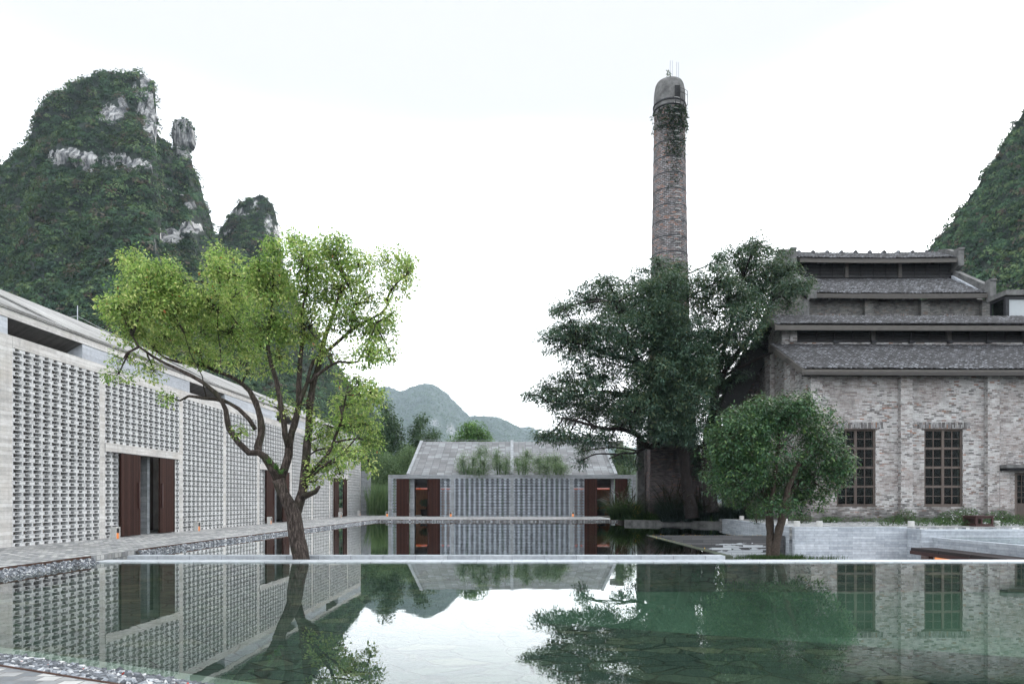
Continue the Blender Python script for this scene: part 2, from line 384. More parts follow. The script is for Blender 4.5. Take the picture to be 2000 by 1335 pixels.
m_plain('louvre_slat', (0.055, 0.053, 0.054), 0.8, 0.3)
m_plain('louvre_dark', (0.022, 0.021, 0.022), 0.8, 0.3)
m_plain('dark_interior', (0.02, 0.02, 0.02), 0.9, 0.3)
m_plain('iron', (0.03, 0.03, 0.033), 0.6, 0.3, metallic=0.3)
m_plain('corten', (0.07, 0.038, 0.028), 0.8, 0.3)
m_plain('steel', (0.33, 0.35, 0.38), 0.45, 0.1, metallic=0.6)
m_plain('brown_fabric', (0.032, 0.026, 0.026), 0.95, 0.15, 30.0)
m_plain('redwood', (0.045, 0.02, 0.018), 0.6, 0.2)
def m_bark(key, a_, b_, moss):
    m, t, o = NM(key); n = noise(t, coords(t, 'POS', (9, 9, 2.2)), 2.6, 6, 0.7); n2 = noise(t, coords(t, 'POS'), 1.6, 4, 0.6); n3 = noise(t, coords(t, 'POS'), 30, 4, 0.7)
    c = ramp(t, n, [(0.36, tuple(x*.35 for x in a_)), (0.5, a_), (0.66, b_)])
    c = mix(t, math_(t, 'MULTIPLY', ramp(t, n2, [(0.48, (0, 0, 0)), (0.62, (1, 1, 1))]), 0.7), c, mix(t, n3, tuple(x*.4 for x in moss), moss))
    finish(t, o, c, 0.95, math_(t, 'ADD', n, math_(t, 'MULTIPLY', n3, .3)), 1.0, 0.03); M[key] = m
m_bark('bark', (0.045, 0.034, 0.028), (0.13, 0.10, 0.09), (0.035, 0.038, 0.018))
m_plain('bark_dark', (0.018, 0.014, 0.013), 0.95, 0.5, 12.0, bstr=1.0)
m_plain('bark_pale', (0.060, 0.046, 0.037), 0.95, 0.4, 16.0, bstr=0.8)
m_plain('soil', (0.045, 0.038, 0.03), 0.95, 0.4, 6.0)
m_plain('white_panel', (0.36, 0.38, 0.39), 0.5, 0.04)
m_plain('pot', (0.02, 0.018, 0.018), 0.5, 0.3)
m_plain('moss_edge', (0.055, 0.065, 0.045), 0.7, 0.5, 5.0)
m_emit('glow_orange', (1.0, 0.36, 0.13), 0.30)
m_emit('glow_red', (1.0, 0.15, 0.05), 0.17)
def m_tiles():
    m, t, o = NM('roof_tiles'); uv = coords(t); bc, bf = brick(t, uv, 0.24, 0.19, 0.022, 0.5)
    n = noise(t, uv, 4.5, 5, 0.65)
    ns = noise(t, coords(t, 'UV', (1.2, 9.0, 1)), 1.6, 4, 0.65)
    v = math_(t, 'ADD', math_(t, 'ADD', math_(t, 'MULTIPLY', bc, 0.34), math_(t, 'MULTIPLY', n, 0.42)), math_(t, 'MULTIPLY', ns, 0.45))
    c = ramp(t, v, [(0.36, (0.020, 0.019, 0.020)), (0.54, (0.055, 0.053, 0.055)), (0.64, (0.10, 0.098, 0.104)), (0.78, (0.20, 0.205, 0.22))])
    c = mix(t, math_(t, 'MULTIPLY', bf, 0.75), c, (0.014, 0.013, 0.013))
    n2 = noise(t, uv, 30, 4, 0.7)
    c = mix(t, 0.4, c, ramp(t, n2, [(0.35, (0.2,)*3), (0.65, (0.8,)*3)]), 'OVERLAY')
    finish(t, o, c, 0.9, n2, 0.4, 0.01); M['roof_tiles'] = m
m_tiles()
def m_gravel():
    m, t, o = NM('gravel_stone'); g = nd(t, 'ShaderNodeNewGeometry')
    c = ramp(t, g.outputs['Random Per Island'], [(0.0, (0.05, 0.054, 0.062)), (0.5, (0.14, 0.15, 0.165)), (0.8, (0.27, 0.285, 0.31)), (1.0, (0.58, 0.575, 0.57))])
    n = noise(t, coords(t, 'POS'), 60.0, 4, 0.7)
    c = mix(t, 0.4, c, ramp(t, n, [(0.35, (0.25,)*3), (0.65, (0.75,)*3)]), 'OVERLAY')
    finish(t, o, c, 0.8, n, 0.3, 0.004); M['gravel_stone'] = m
m_gravel()
def m_slate():
    m, t, o = NM('slate_floor'); pos = coords(t, 'POS', (1, 1, 0))
    nz = nd(t, 'ShaderNodeTexNoise'); nz.inputs['Scale'].default_value = 1.2; t.links.new(pos, nz.inputs['Vector'])
    vm = nd(t, 'ShaderNodeVectorMath', operation='MULTIPLY_ADD'); t.links.new(nz.outputs['Color'], vm.inputs[0]); vm.inputs[1].default_value = (0.22,)*3; t.links.new(pos, vm.inputs[2])
    sc_ = nd(t, 'ShaderNodeMapping'); sc_.inputs['Scale'].default_value = (2.1, 3.3, 0); t.links.new(vm.outputs[0], sc_.inputs[0])
    v1 = nd(t, 'ShaderNodeTexVoronoi', feature='DISTANCE_TO_EDGE'); v1.inputs['Scale'].default_value = 1.0; t.links.new(sc_.outputs[0], v1.inputs['Vector'])
    v2 = nd(t, 'ShaderNodeTexVoronoi', feature='F1'); v2.inputs['Scale'].default_value = 1.0; t.links.new(sc_.outputs[0], v2.inputs['Vector'])
    sx = nd(t, 'ShaderNodeSeparateColor'); t.links.new(v2.outputs['Color'], sx.inputs[0])
    c = ramp(t, sx.outputs[0], [(0.0, (0.030, 0.046, 0.040)), (0.45, (0.046, 0.066, 0.054)), (0.85, (0.066, 0.084, 0.062)), (1.0, (0.105, 0.105, 0.07))])
    n = noise(t, pos, 7.0, 6, 0.7)
    c = mix(t, 0.5, c, ramp(t, n, [(0.3, (0.2,)*3), (0.7, (0.8,)*3)]), 'OVERLAY')
    e = ramp(t, v1.outputs['Distance'], [(0.012, (0, 0, 0)), (0.05, (1, 1, 1))])
    ecol = ramp(t, noise(t, pos, 0.8, 3), [(0.4, (0.004, 0.006, 0.005)), (0.65, (0.045, 0.047, 0.03))])
    c = mix(t, e, ecol, c)
    tilt = math_(t, 'MULTIPLY', sx.outputs[1], 0.6)
    finish(t, o, c, 0.7, math_(t, 'ADD', e, math_(t, 'MULTIPLY', n, 0.3)), 0.5, 0.02); M['slate_floor'] = m
m_slate()
m_plain('green_murk', (0.082, 0.135, 0.098), 0.9, 0.3, 0.4)  # milky haze of the deep water, put into the basin floor colour
m_plain('ledge_stone', (0.24, 0.265, 0.235), 0.8, 0.15, 3.0)
def m_water(key, tint, bstr, sx, sy):
    m, t, o = NM(key)
    n1 = noise(t, coords(t, 'POS', (sx, sy, 0)), 1.0, 3, 0.5)
    b = nd(t, 'ShaderNodeBump'); b.inputs['Strength'].default_value = bstr; b.inputs['Distance'].default_value = 0.01
    t.links.new(n1, b.inputs['Height'])
    fr = nd(t, 'ShaderNodeFresnel'); fr.inputs['IOR'].default_value = 1.333; t.links.new(b.outputs[0], fr.inputs['Normal'])
    gl = nd(t, 'ShaderNodeBsdfGlossy'); gl.inputs['Roughness'].default_value = 0.0; gl.inputs['Color'].default_value = (0.98, 1, 1, 1)
    t.links.new(b.outputs[0], gl.inputs['Normal'])
    tr = nd(t, 'ShaderNodeBsdfTransparent'); tr.inputs[0].default_value = rgb(tint)
    ms = nd(t, 'ShaderNodeMixShader'); t.links.new(fr.outputs[0], ms.inputs[0]); t.links.new(tr.outputs[0], ms.inputs[1]); t.links.new(gl.outputs[0], ms.inputs[2])
    t.links.new(ms.outputs[0], o.inputs[0]); M[key] = m
m_water('pool_water', (0.82, 0.93, 0.86), 0.035, 2.2, 3.0)
m_water('rear_water', (0.68, 0.84, 0.76), 0.05, 2.0, 3.5)
def m_glass():
    m, t, o = NM('pane_glass'); fr = nd(t, 'ShaderNodeFresnel'); fr.inputs['IOR'].default_value = 1.16
    gl = nd(t, 'ShaderNodeBsdfGlossy'); gl.inputs['Roughness'].default_value = 0.03
    tr = nd(t, 'ShaderNodeBsdfTransparent'); tr.inputs[0].default_value = (0.7, 0.76, 0.74, 1)
    ms = nd(t, 'ShaderNodeMixShader'); t.links.new(fr.outputs[0], ms.inputs[0]); t.links.new(tr.outputs[0], ms.inputs[1]); t.links.new(gl.outputs[0], ms.inputs[2])
    t.links.new(ms.outputs[0], o.inputs[0]); M['pane_glass'] = m
m_glass()
m_leaf('leaf_camphor', [(0.0, (0.10, 0.19, 0.05)), (0.35, (0.22, 0.35, 0.085)), (0.7, (0.38, 0.49, 0.13)), (0.955, (0.56, 0.58, 0.22)), (0.985, (0.45, 0.06, 0.04)), (1.0, (0.4, 0.15, 0.06))], 0.4, 0.42, (1.3, 0.35))
m_leaf('leaf_round', [(0.0, (0.015, 0.045, 0.022)), (0.5, (0.034, 0.088, 0.038)), (0.85, (0.072, 0.145, 0.052)), (1.0, (0.15, 0.22, 0.065))], 0.2, 0.38, (1.8, 0.5))
m_leaf('leaf_dark', [(0.0, (0.020, 0.046, 0.034)), (0.5, (0.042, 0.083, 0.058)), (0.9, (0.084, 0.132, 0.078)), (1.0, (0.14, 0.13, 0.05))], 0.2, 0.45, (0.9, 0.5))
m_leaf('leaf_bamboo', [(0.0, (0.05, 0.09, 0.045)), (0.5, (0.09, 0.15, 0.07)), (1.0, (0.17, 0.23, 0.11))], 0.35, 0.5, (1.2, 0.4))
m_leaf('leaf_bright', [(0.0, (0.035, 0.09, 0.025)), (0.5, (0.07, 0.16, 0.04)), (1.0, (0.13, 0.23, 0.06))], 0.35, 0.5, (0.5, 0.5))
m_leaf('leaf_wood', [(0.0, (0.014, 0.035, 0.018)), (0.5, (0.03, 0.065, 0.03)), (1.0, (0.065, 0.11, 0.045))], 0.2, 0.6, (0.35, 0.6))
m_leaf('leaf_hill', [(0.0, (0.020, 0.032, 0.028)), (0.3, (0.028, 0.054, 0.036)), (0.6, (0.048, 0.092, 0.052)), (0.78, (0.085, 0.135, 0.062)), (0.86, (0.11, 0.15, 0.07)), (0.9, (0.075, 0.062, 0.052)), (1.0, (0.10, 0.078, 0.062))], 0.15, 0.8, (0.075, 0.75), spec=0.1)  # strong clump tone: mixed species, plus relief shading put into the colour
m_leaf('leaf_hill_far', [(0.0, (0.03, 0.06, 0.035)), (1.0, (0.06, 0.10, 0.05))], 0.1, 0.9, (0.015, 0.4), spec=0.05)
m_leaf('leaf_grass', [(0.0, (0.017, 0.038, 0.02)), (0.6, (0.036, 0.075, 0.034)), (1.0, (0.085, 0.13, 0.05))], 0.3, 0.8, (1.2, 0.45), spec=0.08)
m_leaf('leaf_purple', [(0.0, (0.012, 0.009, 0.011)), (0.6, (0.025, 0.016, 0.018)), (1.0, (0.055, 0.035, 0.03))], 0.15, 0.6, (1.2, 0.3))
m_leaf('leaf_blade_dark', [(0.0, (0.009, 0.015, 0.015)), (0.6, (0.022, 0.036, 0.032)), (1.0, (0.06, 0.085, 0.08))], 0.2, 0.7, (1.2, 0.3), spec=0.1)
m_plain('petal_white', (0.75, 0.75, 0.75), 0.6, 0.05)
m_plain('petal_red', (0.42, 0.05, 0.03), 0.6, 0.1)
m_plain('petal_yellow', (0.6, 0.35, 0.03), 0.6, 0.05)
def m_rock(key, gcol):
    m, t, o = NM(key); pos = coords(t, 'POS', (0.42, 0.0, 0.06))
    n = noise(t, pos, 1.6, 7, 0.68); n2 = noise(t, coords(t, 'POS', (0.5, 0.0, 0.4)), 1.0, 6, 0.7)
    c = ramp(t, n, [(0.40, (0.025, 0.027, 0.03)), (0.46, (0.11, 0.112, 0.116)), (0.54, (0.28, 0.276, 0.27)), (0.66, (0.46, 0.45, 0.44))])
    c = mix(t, 0.6, c, ramp(t, n2, [(0.35, (0.15,)*3), (0.6, (0.85,)*3)]), 'OVERLAY')
    a = nd(t, 'ShaderNodeAttribute', attribute_name='rock')
    n4 = noise(t, coords(t, 'POS', (0.35, 0.2, 0.10)), 1.0, 6, 0.7)
    mk = math_(t, 'ADD', a.outputs['Fac'], math_(t, 'MULTIPLY', math_(t, 'SUBTRACT', n4, 0.5), 2.4))
    crack = noise(t, coords(t, 'POS', (2.2, 0.0, 0.22)), 1.0, 6, 0.75)
    c = mix(t, ramp(t, crack, [(0.56, (0, 0, 0)), (0.62, (1, 1, 1))]), c, (0.03, 0.032, 0.034))
    c = mix(t, ramp(t, mk, [(0.50, (0, 0, 0)), (0.58, (1, 1, 1))]), gcol, c)
    finish(t, o, c, 0.95, n2, 1.0, 0.8); M[key] = m
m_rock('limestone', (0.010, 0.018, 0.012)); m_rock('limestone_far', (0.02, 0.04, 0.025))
# ================================================================== GROUND AND WATER
WF, WR = -0.15, -0.13            # water levels: front pool, rear pool
def sheet(name, poly, z, mat, kind='structure', thick=None):
    mb = MB()
    if thick: mb.prism(poly, z-thick, z)
    else: mb.add([(p[0], p[1], z) for p in poly], [tuple(range(len(poly)))])
    o = mb.build(name, M[mat]); 
    if kind: o['kind'] = kind
    return o
# near bank line: (-4.01,5.35)..(-2.92,4.87)
def bankd(X, off=0.0): return 5.35-0.44*(X+4.01)+off
# paving: left terrace, near terrace, apron in front of the low building
sheet('paving', [(-60, -30), (45, -30), (45, bankd(45)), (-9.79, bankd(-9.79)), (-9.79, 15.3), (-9.76, 16.43), (-9.8, 17.75), (-9.8, 21.8), (-9.1, 45.3), (7.0, 45.3), (7.0, 70), (-60, 70)], 0.0, 'paving', thick=0.6)
sheet('ground', [(-4000, -1800), (4500, -1800), (4500, 5000), (-4000, 5000)], -3.2, 'soil')
sheet('terrace_ground', [(11.6, 37.7), (10.95, 26.62), (15.3, 26.62), (45, 26.62), (45, 70), (11.6, 70)], 0.25, 'paving', thick=0.5)
sheet('planter_ground', [(6.95, 41.0), (11.55, 37.8), (11.55, 70), (7.02, 70), (7.02, 45.4)], 0.06, 'soil', thick=0.5)
bt = MB()
bt.prism([(-60, 70.02), (70, 70.02), (400, 160), (-400, 160)], -0.9, -0.1)
bt.prism([(45.02, -30), (120, -30), (300, 160), (70, 70)], -0.9, -0.05)
bt.prism([(-60.02, -30), (-60.02, 70), (-300, 160), (-200, -30)], -0.9, -0.05)
bt.build('field_ground', M['soil'], kind='structure')
# front pool
fp = [(-9.5, 15.84), (-9.5, bankd(-9.5, 0.3)), (-4.84, 6.43), (-2.35, 5.24), (45, bankd(45, .2)), (45, 15.84)]
sheet('front_pool_water', fp, WF, 'pool_water')
# pool floor: a slate shelf and a deeper sloping basin, painted green in place of murky water
fz, bz = -0.45, -1.15
A, B_, Cc, Dd = (0.4, 9.75), (0.4, 13.0), (14.0, 13.0), (14.0, 4.2)
mb = MB()
mb.add([(-11, 16.0, fz), (-11, -20, fz), (A[0], -20, fz), (A[0], A[1], fz), (B_[0], B_[1], fz), (B_[0], 16.0, fz)], [(0, 1, 2, 3, 4, 5)])
mb.add([(B_[0], 16, fz), (B_[0], B_[1], fz), (Cc[0], Cc[1], fz), (Cc[0], 16, fz)], [(0, 1, 2, 3)])
mb.add([(A[0], A[1], fz), (A[0], -20, fz), (Dd[0], -20, fz), (Dd[0], Dd[1], fz)], [(0, 1, 2, 3)])
mb.add([(Cc[0], 16, fz), (Cc[0], Cc[1], fz), (Dd[0], Dd[1], fz), (Dd[0], -20, fz), (46, -20, fz), (46, 16, fz)], [(0, 1, 2, 3, 4, 5)])
mb.build('front_pool_floor', M['slate_floor'], kind='structure')
mb = MB(); i = 0.8
mb.add([(A[0], A[1], fz), (B_[0], B_[1], fz), (Cc[0], Cc[1], fz), (Dd[0], Dd[1], fz), (A[0]+i, A[1]+i*0.5, bz), (B_[0]+i, B_[1]-i, bz), (Cc[0]-i, Cc[1]-i, bz), (Dd[0]-i, Dd[1]+1.4*i, bz)],
       [(4, 7, 6, 5), (0, 4, 5, 1), (1, 5, 6, 2), (2, 6, 7, 3), (3, 7, 4, 0)])
mb.build('basin_floor', M['green_murk'], kind='structure')
# submerged ledge along the near bank
mb = MB(); L0 = -10.2; L1 = 6.0
mb.add([(L0, bankd(L0, .55), WF-.04), (L1, bankd(L1, .55), WF-.04), (L1, bankd(L1, 1.12), WF-.06), (L0, bankd(L0, 1.12), WF-.06), (L1, bankd(L1, 1.12), fz-.1), (L0, bankd(L0, 1.12), fz-.1)],
       [(0, 1, 2, 3), (3, 2, 4, 5)])
mb.build('pool_ledge', M['ledge_stone'], kind='structure')
# rear pool
rp = [(-9.8, 17.75), (-9.85, 21.8), (-9.15, 45.3), (7.0, 45.3), (6.8, 41.05), (11.6, 37.75), (10.95, 27.4), (5.45, 27.4), (5.45, 17.75)]
sheet('rear_pool_water', rp, WR, 'rear_water')
sheet('rear_pool_floor', [(-10, 17.6), (-10, 46), (12, 46), (12, 27.5), (5.5, 27.5), (5.5, 17.6)], -0.5, 'slate_floor')
# trench between the two pools and sunken court
sheet('trench_soil', [(-9.8, 16.43), (5.6, 16.43), (5.6, 17.35), (-9.8, 17.35)], -0.5, 'soil')
sheet('court_floor', [(5.6, 16.43), (15.8, 16.43), (15.8, 26.6), (5.6, 26.6)], -1.5, 'paving')
sheet('upper_pool_water', [(15.95, 16.5), (45, 16.5), (45, 25.5), (15.95, 25.5)], -0.105, 'rear_water')
sheet('upper_pool_floor', [(15.9, 16.4), (45, 16.4), (45, 25.6), (15.9, 25.6)], -0.5, 'slate_floor')
# walls and kerbs around the water, each a thing of its own
def wall(name, boxes, mat, label, cat, group=None):
    mb = MB()
    for b in boxes:
        if isinstance(b, tuple): mb.box(*b)
        else: mb.prism(*b)
    o = mb.build(name, M[mat]); return tag(o, label, cat, group)
mb = MB(); mb.add([(-9.7, 15.84, -0.2), (45, 15.84, -0.2), (45, 14.3, -0.444), (-9.7, 14.3, -0.444)], [(3, 2, 1, 0)]); mb.build('pool_side', M['slate_floor'], kind='structure')
wall('pool_coping', [(-9.74, 45, 15.82, 16.43, -0.21, -0.13)], 'coping_stone', 'long white stone coping along the far edge of the front pool', 'coping')
wall('weir_wall', [(-9.8, 5.42, 17.35, 17.75, -0.7, -0.118)], 'weir_stone', 'pale granite weir wall holding back the rear pool behind the leaning tree', 'wall')
wall('pool_edge_wall', [[[(5.42, 17.35), (5.62, 17.35), (5.62, 27.36), (5.42, 27.36)], -1.6, -0.118]], 'moss_edge', 'low mossy stone wall between the rear pool and the sunken court', 'wall')
wall('waterfall_wall', [(5.42, 10.93, 27.36, 27.62, -1.6, -0.122)], 'wet_stone', 'wet dark stone wall with dry pale patches behind the round tree', 'wall')
wall('planter_kerb', [[[(6.75, 41.0), (11.6, 37.65), (11.6, 37.9), (6.9, 41.2)], -0.6, 0.12]], 'old_concrete', 'low concrete kerb of the planting bed at the far side of the rear pool', 'kerb')
wall('terrace_side_wall', [[[(11.6, 37.7), (10.95, 27.0), (11.15, 27.0), (11.8, 37.7)], -1.6, 0.262]], 'terrace_stone', 'pale stone side wall of the raised terrace meeting the rear pool', 'wall')
wall('terrace_wall', [(10.93, 15.28, 26.4, 26.62, -1.6, 0.26), (15.28, 15.42, 25.5, 26.6, -1.6, 0.20), (15.42, 45, 25.5, 25.72, -1.6, 0.17), (15.42, 45, 25.72, 26.62, -1.0, 0.165)], 'terrace_stone', 'pale ashlar retaining wall of the raised terrace below the brick mill', 'wall')
wall('bench_back_wall', [(15.72, 15.97, 16.45, 25.5, -1.6, -0.098)], 'terrace_stone', 'pale stone wall running along the back of the long cushioned bench', 'wall')
# gravel
def stones(name, pts, size, kind='stuff'):
    n = len(pts); pts = np.asarray(pts)
    cube = np.array([(-1,-1,-1),(1,-1,-1),(1,1,-1),(-1,1,-1),(-1,-1,1),(1,-1,1),(1,1,1),(-1,1,1)], float)*0.5
    s = size*RNG.uniform(0.5, 1.25, (n, 1))*RNG.uniform(0.65, 1.2, (n, 3))
    V = cube[None]*s[:, None, :]*RNG.uniform(0.6, 1.15, (n, 8, 1))
    a, b = RNG.uniform(0, 6.28, n), RNG.uniform(-0.7, 0.7, n)
    ca, sa, cb, sb = np.cos(a), np.sin(a), np.cos(b), np.sin(b)
    x, y, z = V[..., 0], V[..., 1], V[..., 2]
    y2, z2 = y*cb[:, None]-z*sb[:, None], y*sb[:, None]+z*cb[:, None]
    x3, y3 = x*ca[:, None]-y2*sa[:, None], x*sa[:, None]+y2*ca[:, None]
    V = np.stack([x3, y3, z2], -1)+pts[:, None, :]
    f = np.array([(0,3,2,1),(4,5,6,7),(0,1,5,4),(1,2,6,5),(2,3,7,6),(3,0,4,7)])
    Fc = (f[None]+(np.arange(n)*8)[:, None, None]).reshape(-1, 4)
    o = make_obj(name, V.reshape(-1, 3), Fc, M['gravel_stone'], uv=False); o['kind'] = kind
    return o
def strip_pts(p, q, nrm, wd, z0, z1, n):
    """points on a bank strip from p to q, falling from z0 at the edge to z1 at distance wd along nrm"""
    t = RNG.random(n); u = RNG.random(n); p = np.array(p); q = np.array(q); nrm = np.array(nrm)
    xy = p[None]+(q-p)[None]*t[:, None]+nrm[None]*(u*wd)[:, None]
    z = z0+(z1-z0)*u+RNG.uniform(-.012, .012, n)
    return np.column_stack([xy, z])
nb = np.array((0.4027, 0.9153))      # normal of the near bank, away from the camera
near = strip_pts((-9.7, bankd(-9.7)+.04), (2.0, bankd(2.0)+.04), nb, 0.64, -0.012, -0.175, 14000)
stones('gravel_bank', near, 0.05)
gl = np.vstack([strip_pts((-9.76, 9.0), (-9.76, 15.25), (1, 0), 0.16, -0.05, -0.19, 2600),
                strip_pts((-9.76, 15.25), (-9.70, 15.80), (1, -.1), 0.16, -0.06, -0.19, 260)])
stones('gravel_strip', gl, 0.052)
gr = np.vstack([strip_pts((-9.80, 17.8), (-9.80, 21.8), (1, 0), 0.16, -0.05, -0.17, 1400),
                strip_pts((-9.80, 21.8), (-9.1, 45.3), (1, 0), 0.16, -0.05, -0.17, 6200),
                strip_pts((-9.1, 45.28), (7.0, 45.28), (0, -1), 0.2, -0.05, -0.17, 4200)])
stones('gravel_strip', gr, 0.06)
# gravel beds under the stones
mb = MB()
mb.add([(-9.79, bankd(-9.79), -.03), (12, bankd(12), -.03), (12, bankd(12, .75), -.22), (-9.79, bankd(-9.79, .75), -.22)], [(0, 1, 2, 3)])
mb.add([(-9.79, 8, -.05), (-9.45, 8, -.25), (-9.45, 15.84, -.25), (-9.79, 15.84, -.05)], [(0, 1, 2, 3)])
mb.add([(-9.8, 17.75, -.03), (-9.5, 17.75, -.25), (-9.5, 21.8, -.25), (-8.8, 44.9, -.25), (-9.1, 45.3, -.03), (-9.8, 21.8, -.03)], [(0, 1, 2, 5), (5, 2, 3, 4)])
mb.add([(-9.1, 45.3, -.03), (-8.6, 44.8, -.25), (7.0, 44.8, -.25), (7.0, 45.3, -.03)], [(0, 1, 2, 3)])
mb.build('gravel_bed', M['soil'], kind='structure')
# rusty steel edging
def edging(pts):
    mb = MB()
    for p, q in zip(pts[:-1], pts[1:]):
        p = Vector((p[0], p[1], 0)); q = Vector((q[0], q[1], 0)); n = (q-p).cross(Vector((0, 0, 1))).normalized()*0.005
        mb.prism([(p+n)[:2], (q+n)[:2], (q-n)[:2], (p-n)[:2]], -0.08, 0.012)
    return mb
edging([(8, bankd(8)), (-9.79, bankd(-9.79)), (-9.79, 15.27), (-9.75, 15.81)]).build('steel_edging', M['corten'])
tag(bpy.data.objects['steel_edging'], 'thin rusty steel edging between paving and gravel of the front pool', 'edging')
e2 = edging([(-9.8, 17.9), (-9.8, 21.8), (-9.1, 45.3), (7.0, 45.3)]).build('steel_edging', M['corten'])
tag(e2, 'thin rusty steel edging between paving and gravel of the rear pool', 'edging')

# ================================================================== BLOCK SCREENS
def screen(mb, u0, u1, z0, z1, nb_, nrow, place, depth=0.2, t=0.019, ratio=1.6):
    """place(ua,ub,da,db,za,zb) adds a box; rows alternate spaced solid blocks (B) and open hollow blocks (A)"""
    nB = (nrow+1)//2; nA = nrow//2; rb = (z1-z0)/(nB+ratio*nA)
    per = (u1-u0)/nb_; zc = z0
    for r in range(nrow):
        za = zc; zc += rb if r % 2 == 0 else rb*ratio; zb = zc
        if r % 2 == 0:                       # solid blocks centred on the joints, with gaps between
            for k in range(nb_+1):
                c = u0+k*per+random.uniform(-.006, .006); h = per*0.275
                a, b = max(u0, c-h), min(u1, c+h)
                if b-a > 0.03: place(a, b, 0.004+random.uniform(0, .006), depth, za+0.002, zb-0.002)
        else:                                # hollow blocks laid open side out
            for k in range(nb_):
                a = u0+k*per+0.003; b = u0+(k+1)*per-0.003; d0 = random.uniform(-.003, .004); j = random.uniform(-.002, .002)
                place(a, b, d0, depth, za+.001, za+t)
                place(a, b, d0, depth, zb-t+j, zb-.001+j)
                place(a, a+.026, d0+.001, depth-.001, za+t, zb-t+j)
                place(b-.026, b, d0+.001, depth-.001, za+t, zb-t+j)

# ================================================================== LEFT BUILDING (local frame: y runs along the wall, -x goes into it)
LB = thing('screen_building', 'long pale concrete building with breeze block screens left of the pools', 'building', (-14.2, 0, 0), R(-1.03))
def lplace(mb):
    return lambda ua, ub, da, db, za, zb: mb.box(-db, -da, ua, ub, za, zb)
TOPO, BT = 5.53, 5.85
MB().box(-0.32, 0, 8.0, 18.94, 0, TOPO).box(-0.32, 0, 8.0, 18.94, TOPO, BT-0.001).build('end_wall', M['board_concrete'], LB)
MB().box(-0.30, 0.003, 18.945, 59.28, TOPO, BT).build('beam', M['board_concrete'], LB)
PIL = [22.98, 28.25, 32.36, 36.44, 41.57, 45.70, 49.80, 54.87, 59.14]
for s in PIL: MB().box(-0.28, 0.0, s-0.14, s+0.14, 0, TOPO-.002).build('pillar', M['board_concrete'], LB)
edges = [18.94]+PIL
doors_at = {1: 1, 4: 1, 7: 1}
def door(parent, mat='door_wood'): pass
for b in range(9):
    a = edges[b]+(0.14 if b else 0.0); c = edges[b+1]-0.14
    if b not in doors_at:
        mb = MB(); screen(mb, a, c, 0.0, TOPO-.004, 10, 51, lplace(mb)); mb.build('block_screen', M['block'], LB)
    else:
        mb = MB(); screen(mb, a, c, 3.25, TOPO-.004, 13, 21, lplace(mb)); mb.build('block_screen', M['block'], LB)
        MB().box(-0.29, 0.03, a-.0, c+.0, 2.95, 3.248).build('lintel', M['board_concrete'], LB)
        mb = MB(); screen(mb, a, a+0.78, 0.0, 2.945, 2, 27, lplace(mb)); mb.build('block_screen', M['block'], LB)
        mb = MB(); screen(mb, c-0.6, c, 0.0, 2.945, 2, 27, lplace(mb)); mb.build('block_screen', M['block'], LB)
        for (d0, d1, hs) in ((a+0.76, a+1.95, a+1.83), (a+3.30, a+4.42, a+3.42)):
            dr = MB().box(0.05, 0.11, d0, d1, 0.03, 2.93).build('door', M['door_wood'], LB)
            MB().box(0.111, 0.155, hs-.03, hs+.03, 1.0, 1.95).build('handle', M['redwood'], dr)
        MB().box(0.04, 0.12, a+.3, c-.3, 2.932, 2.949).build('door_track', M['iron'], LB)
        MB().box(-0.55, -0.25, a+3.05, a+3.22, 0, 2.945).build('door_post', M['grey_concrete'], LB)
# interior: corridor with a back wall, floor in the open
MB().box(-2.3, -2.1, 8, 59.2, 0, 5.0).build('inner_wall', M['corridor_wall'], LB)
for b_ in (1, 4, 7): MB().box(-2.09, -2.04, PIL[b_-1]+.6, PIL[b_]+1.6, 0, 3.2).build('timber_wall', M['frame_timber'], LB)
# clerestory between beam and fascia, with low openings
opens = [(18.78, 21.96), (29.0, 32.4), (39.2, 42.6), (49.0, 52.2)]
s0 = 8.0
for (oa, ob) in opens+[(59.28, 60)]:
    MB().box(-0.5, -0.012, s0, oa, BT+.002, 6.318).build('clerestory_wall', M['clerestory_concrete'], LB); s0 = ob
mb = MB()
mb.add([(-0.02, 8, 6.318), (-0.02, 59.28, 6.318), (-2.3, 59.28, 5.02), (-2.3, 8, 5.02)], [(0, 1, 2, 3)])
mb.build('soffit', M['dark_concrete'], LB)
MB().box(-0.3, 0.012, 8, 59.3, 6.32, 6.535).build('fascia', M['board_concrete'], LB)
rf = MB()
rf.add([(0.05, 8, 6.56), (0.05, 59.4, 6.56), (-4.7, 59.4, 8.9), (-4.7, 8, 8.9), (-9.4, 59.4, 6.5), (-9.4, 8, 6.5),
        (0.05, 8, 6.54), (0.05, 59.4, 6.54), (-4.7, 59.4, 8.8), (-4.7, 8, 8.8)],
       [(0, 1, 2, 3), (3, 2, 4, 5), (6, 9, 8, 7), (0, 6, 7, 1), (1, 7, 8, 2)])
rfo = rf.build('roof', M['roof_boards'], LB)
# raised wedges of roof planking that give the folded lines across the slope
for (ya, yb, up) in ((14.0, 21.1, 0.62), (21.2, 31.5, 0.62), (31.6, 42.0, 0.62), (42.1, 52.0, 0.62)):
    def rp_(y, f): return (0.055-4.7*f, y, 6.572+2.34*f)
    mb = MB(); top = [rp_(ya, 0.0), rp_(yb, 0.0), rp_(ya, up)]
    top2 = [(x, y, z+0.05) for x, y, z in top]
    mb.add(top+top2, [(3, 4, 5), (0, 1, 4, 3), (1, 2, 5, 4), (2, 0, 3, 5)])
    mb.build('roof_fold', M['roof_boards'], rfo)
MB().box(-9.4, -0.33, 8.0, 8.3, 0, 6.4).build('gable_wall', M['board_concrete'], LB)
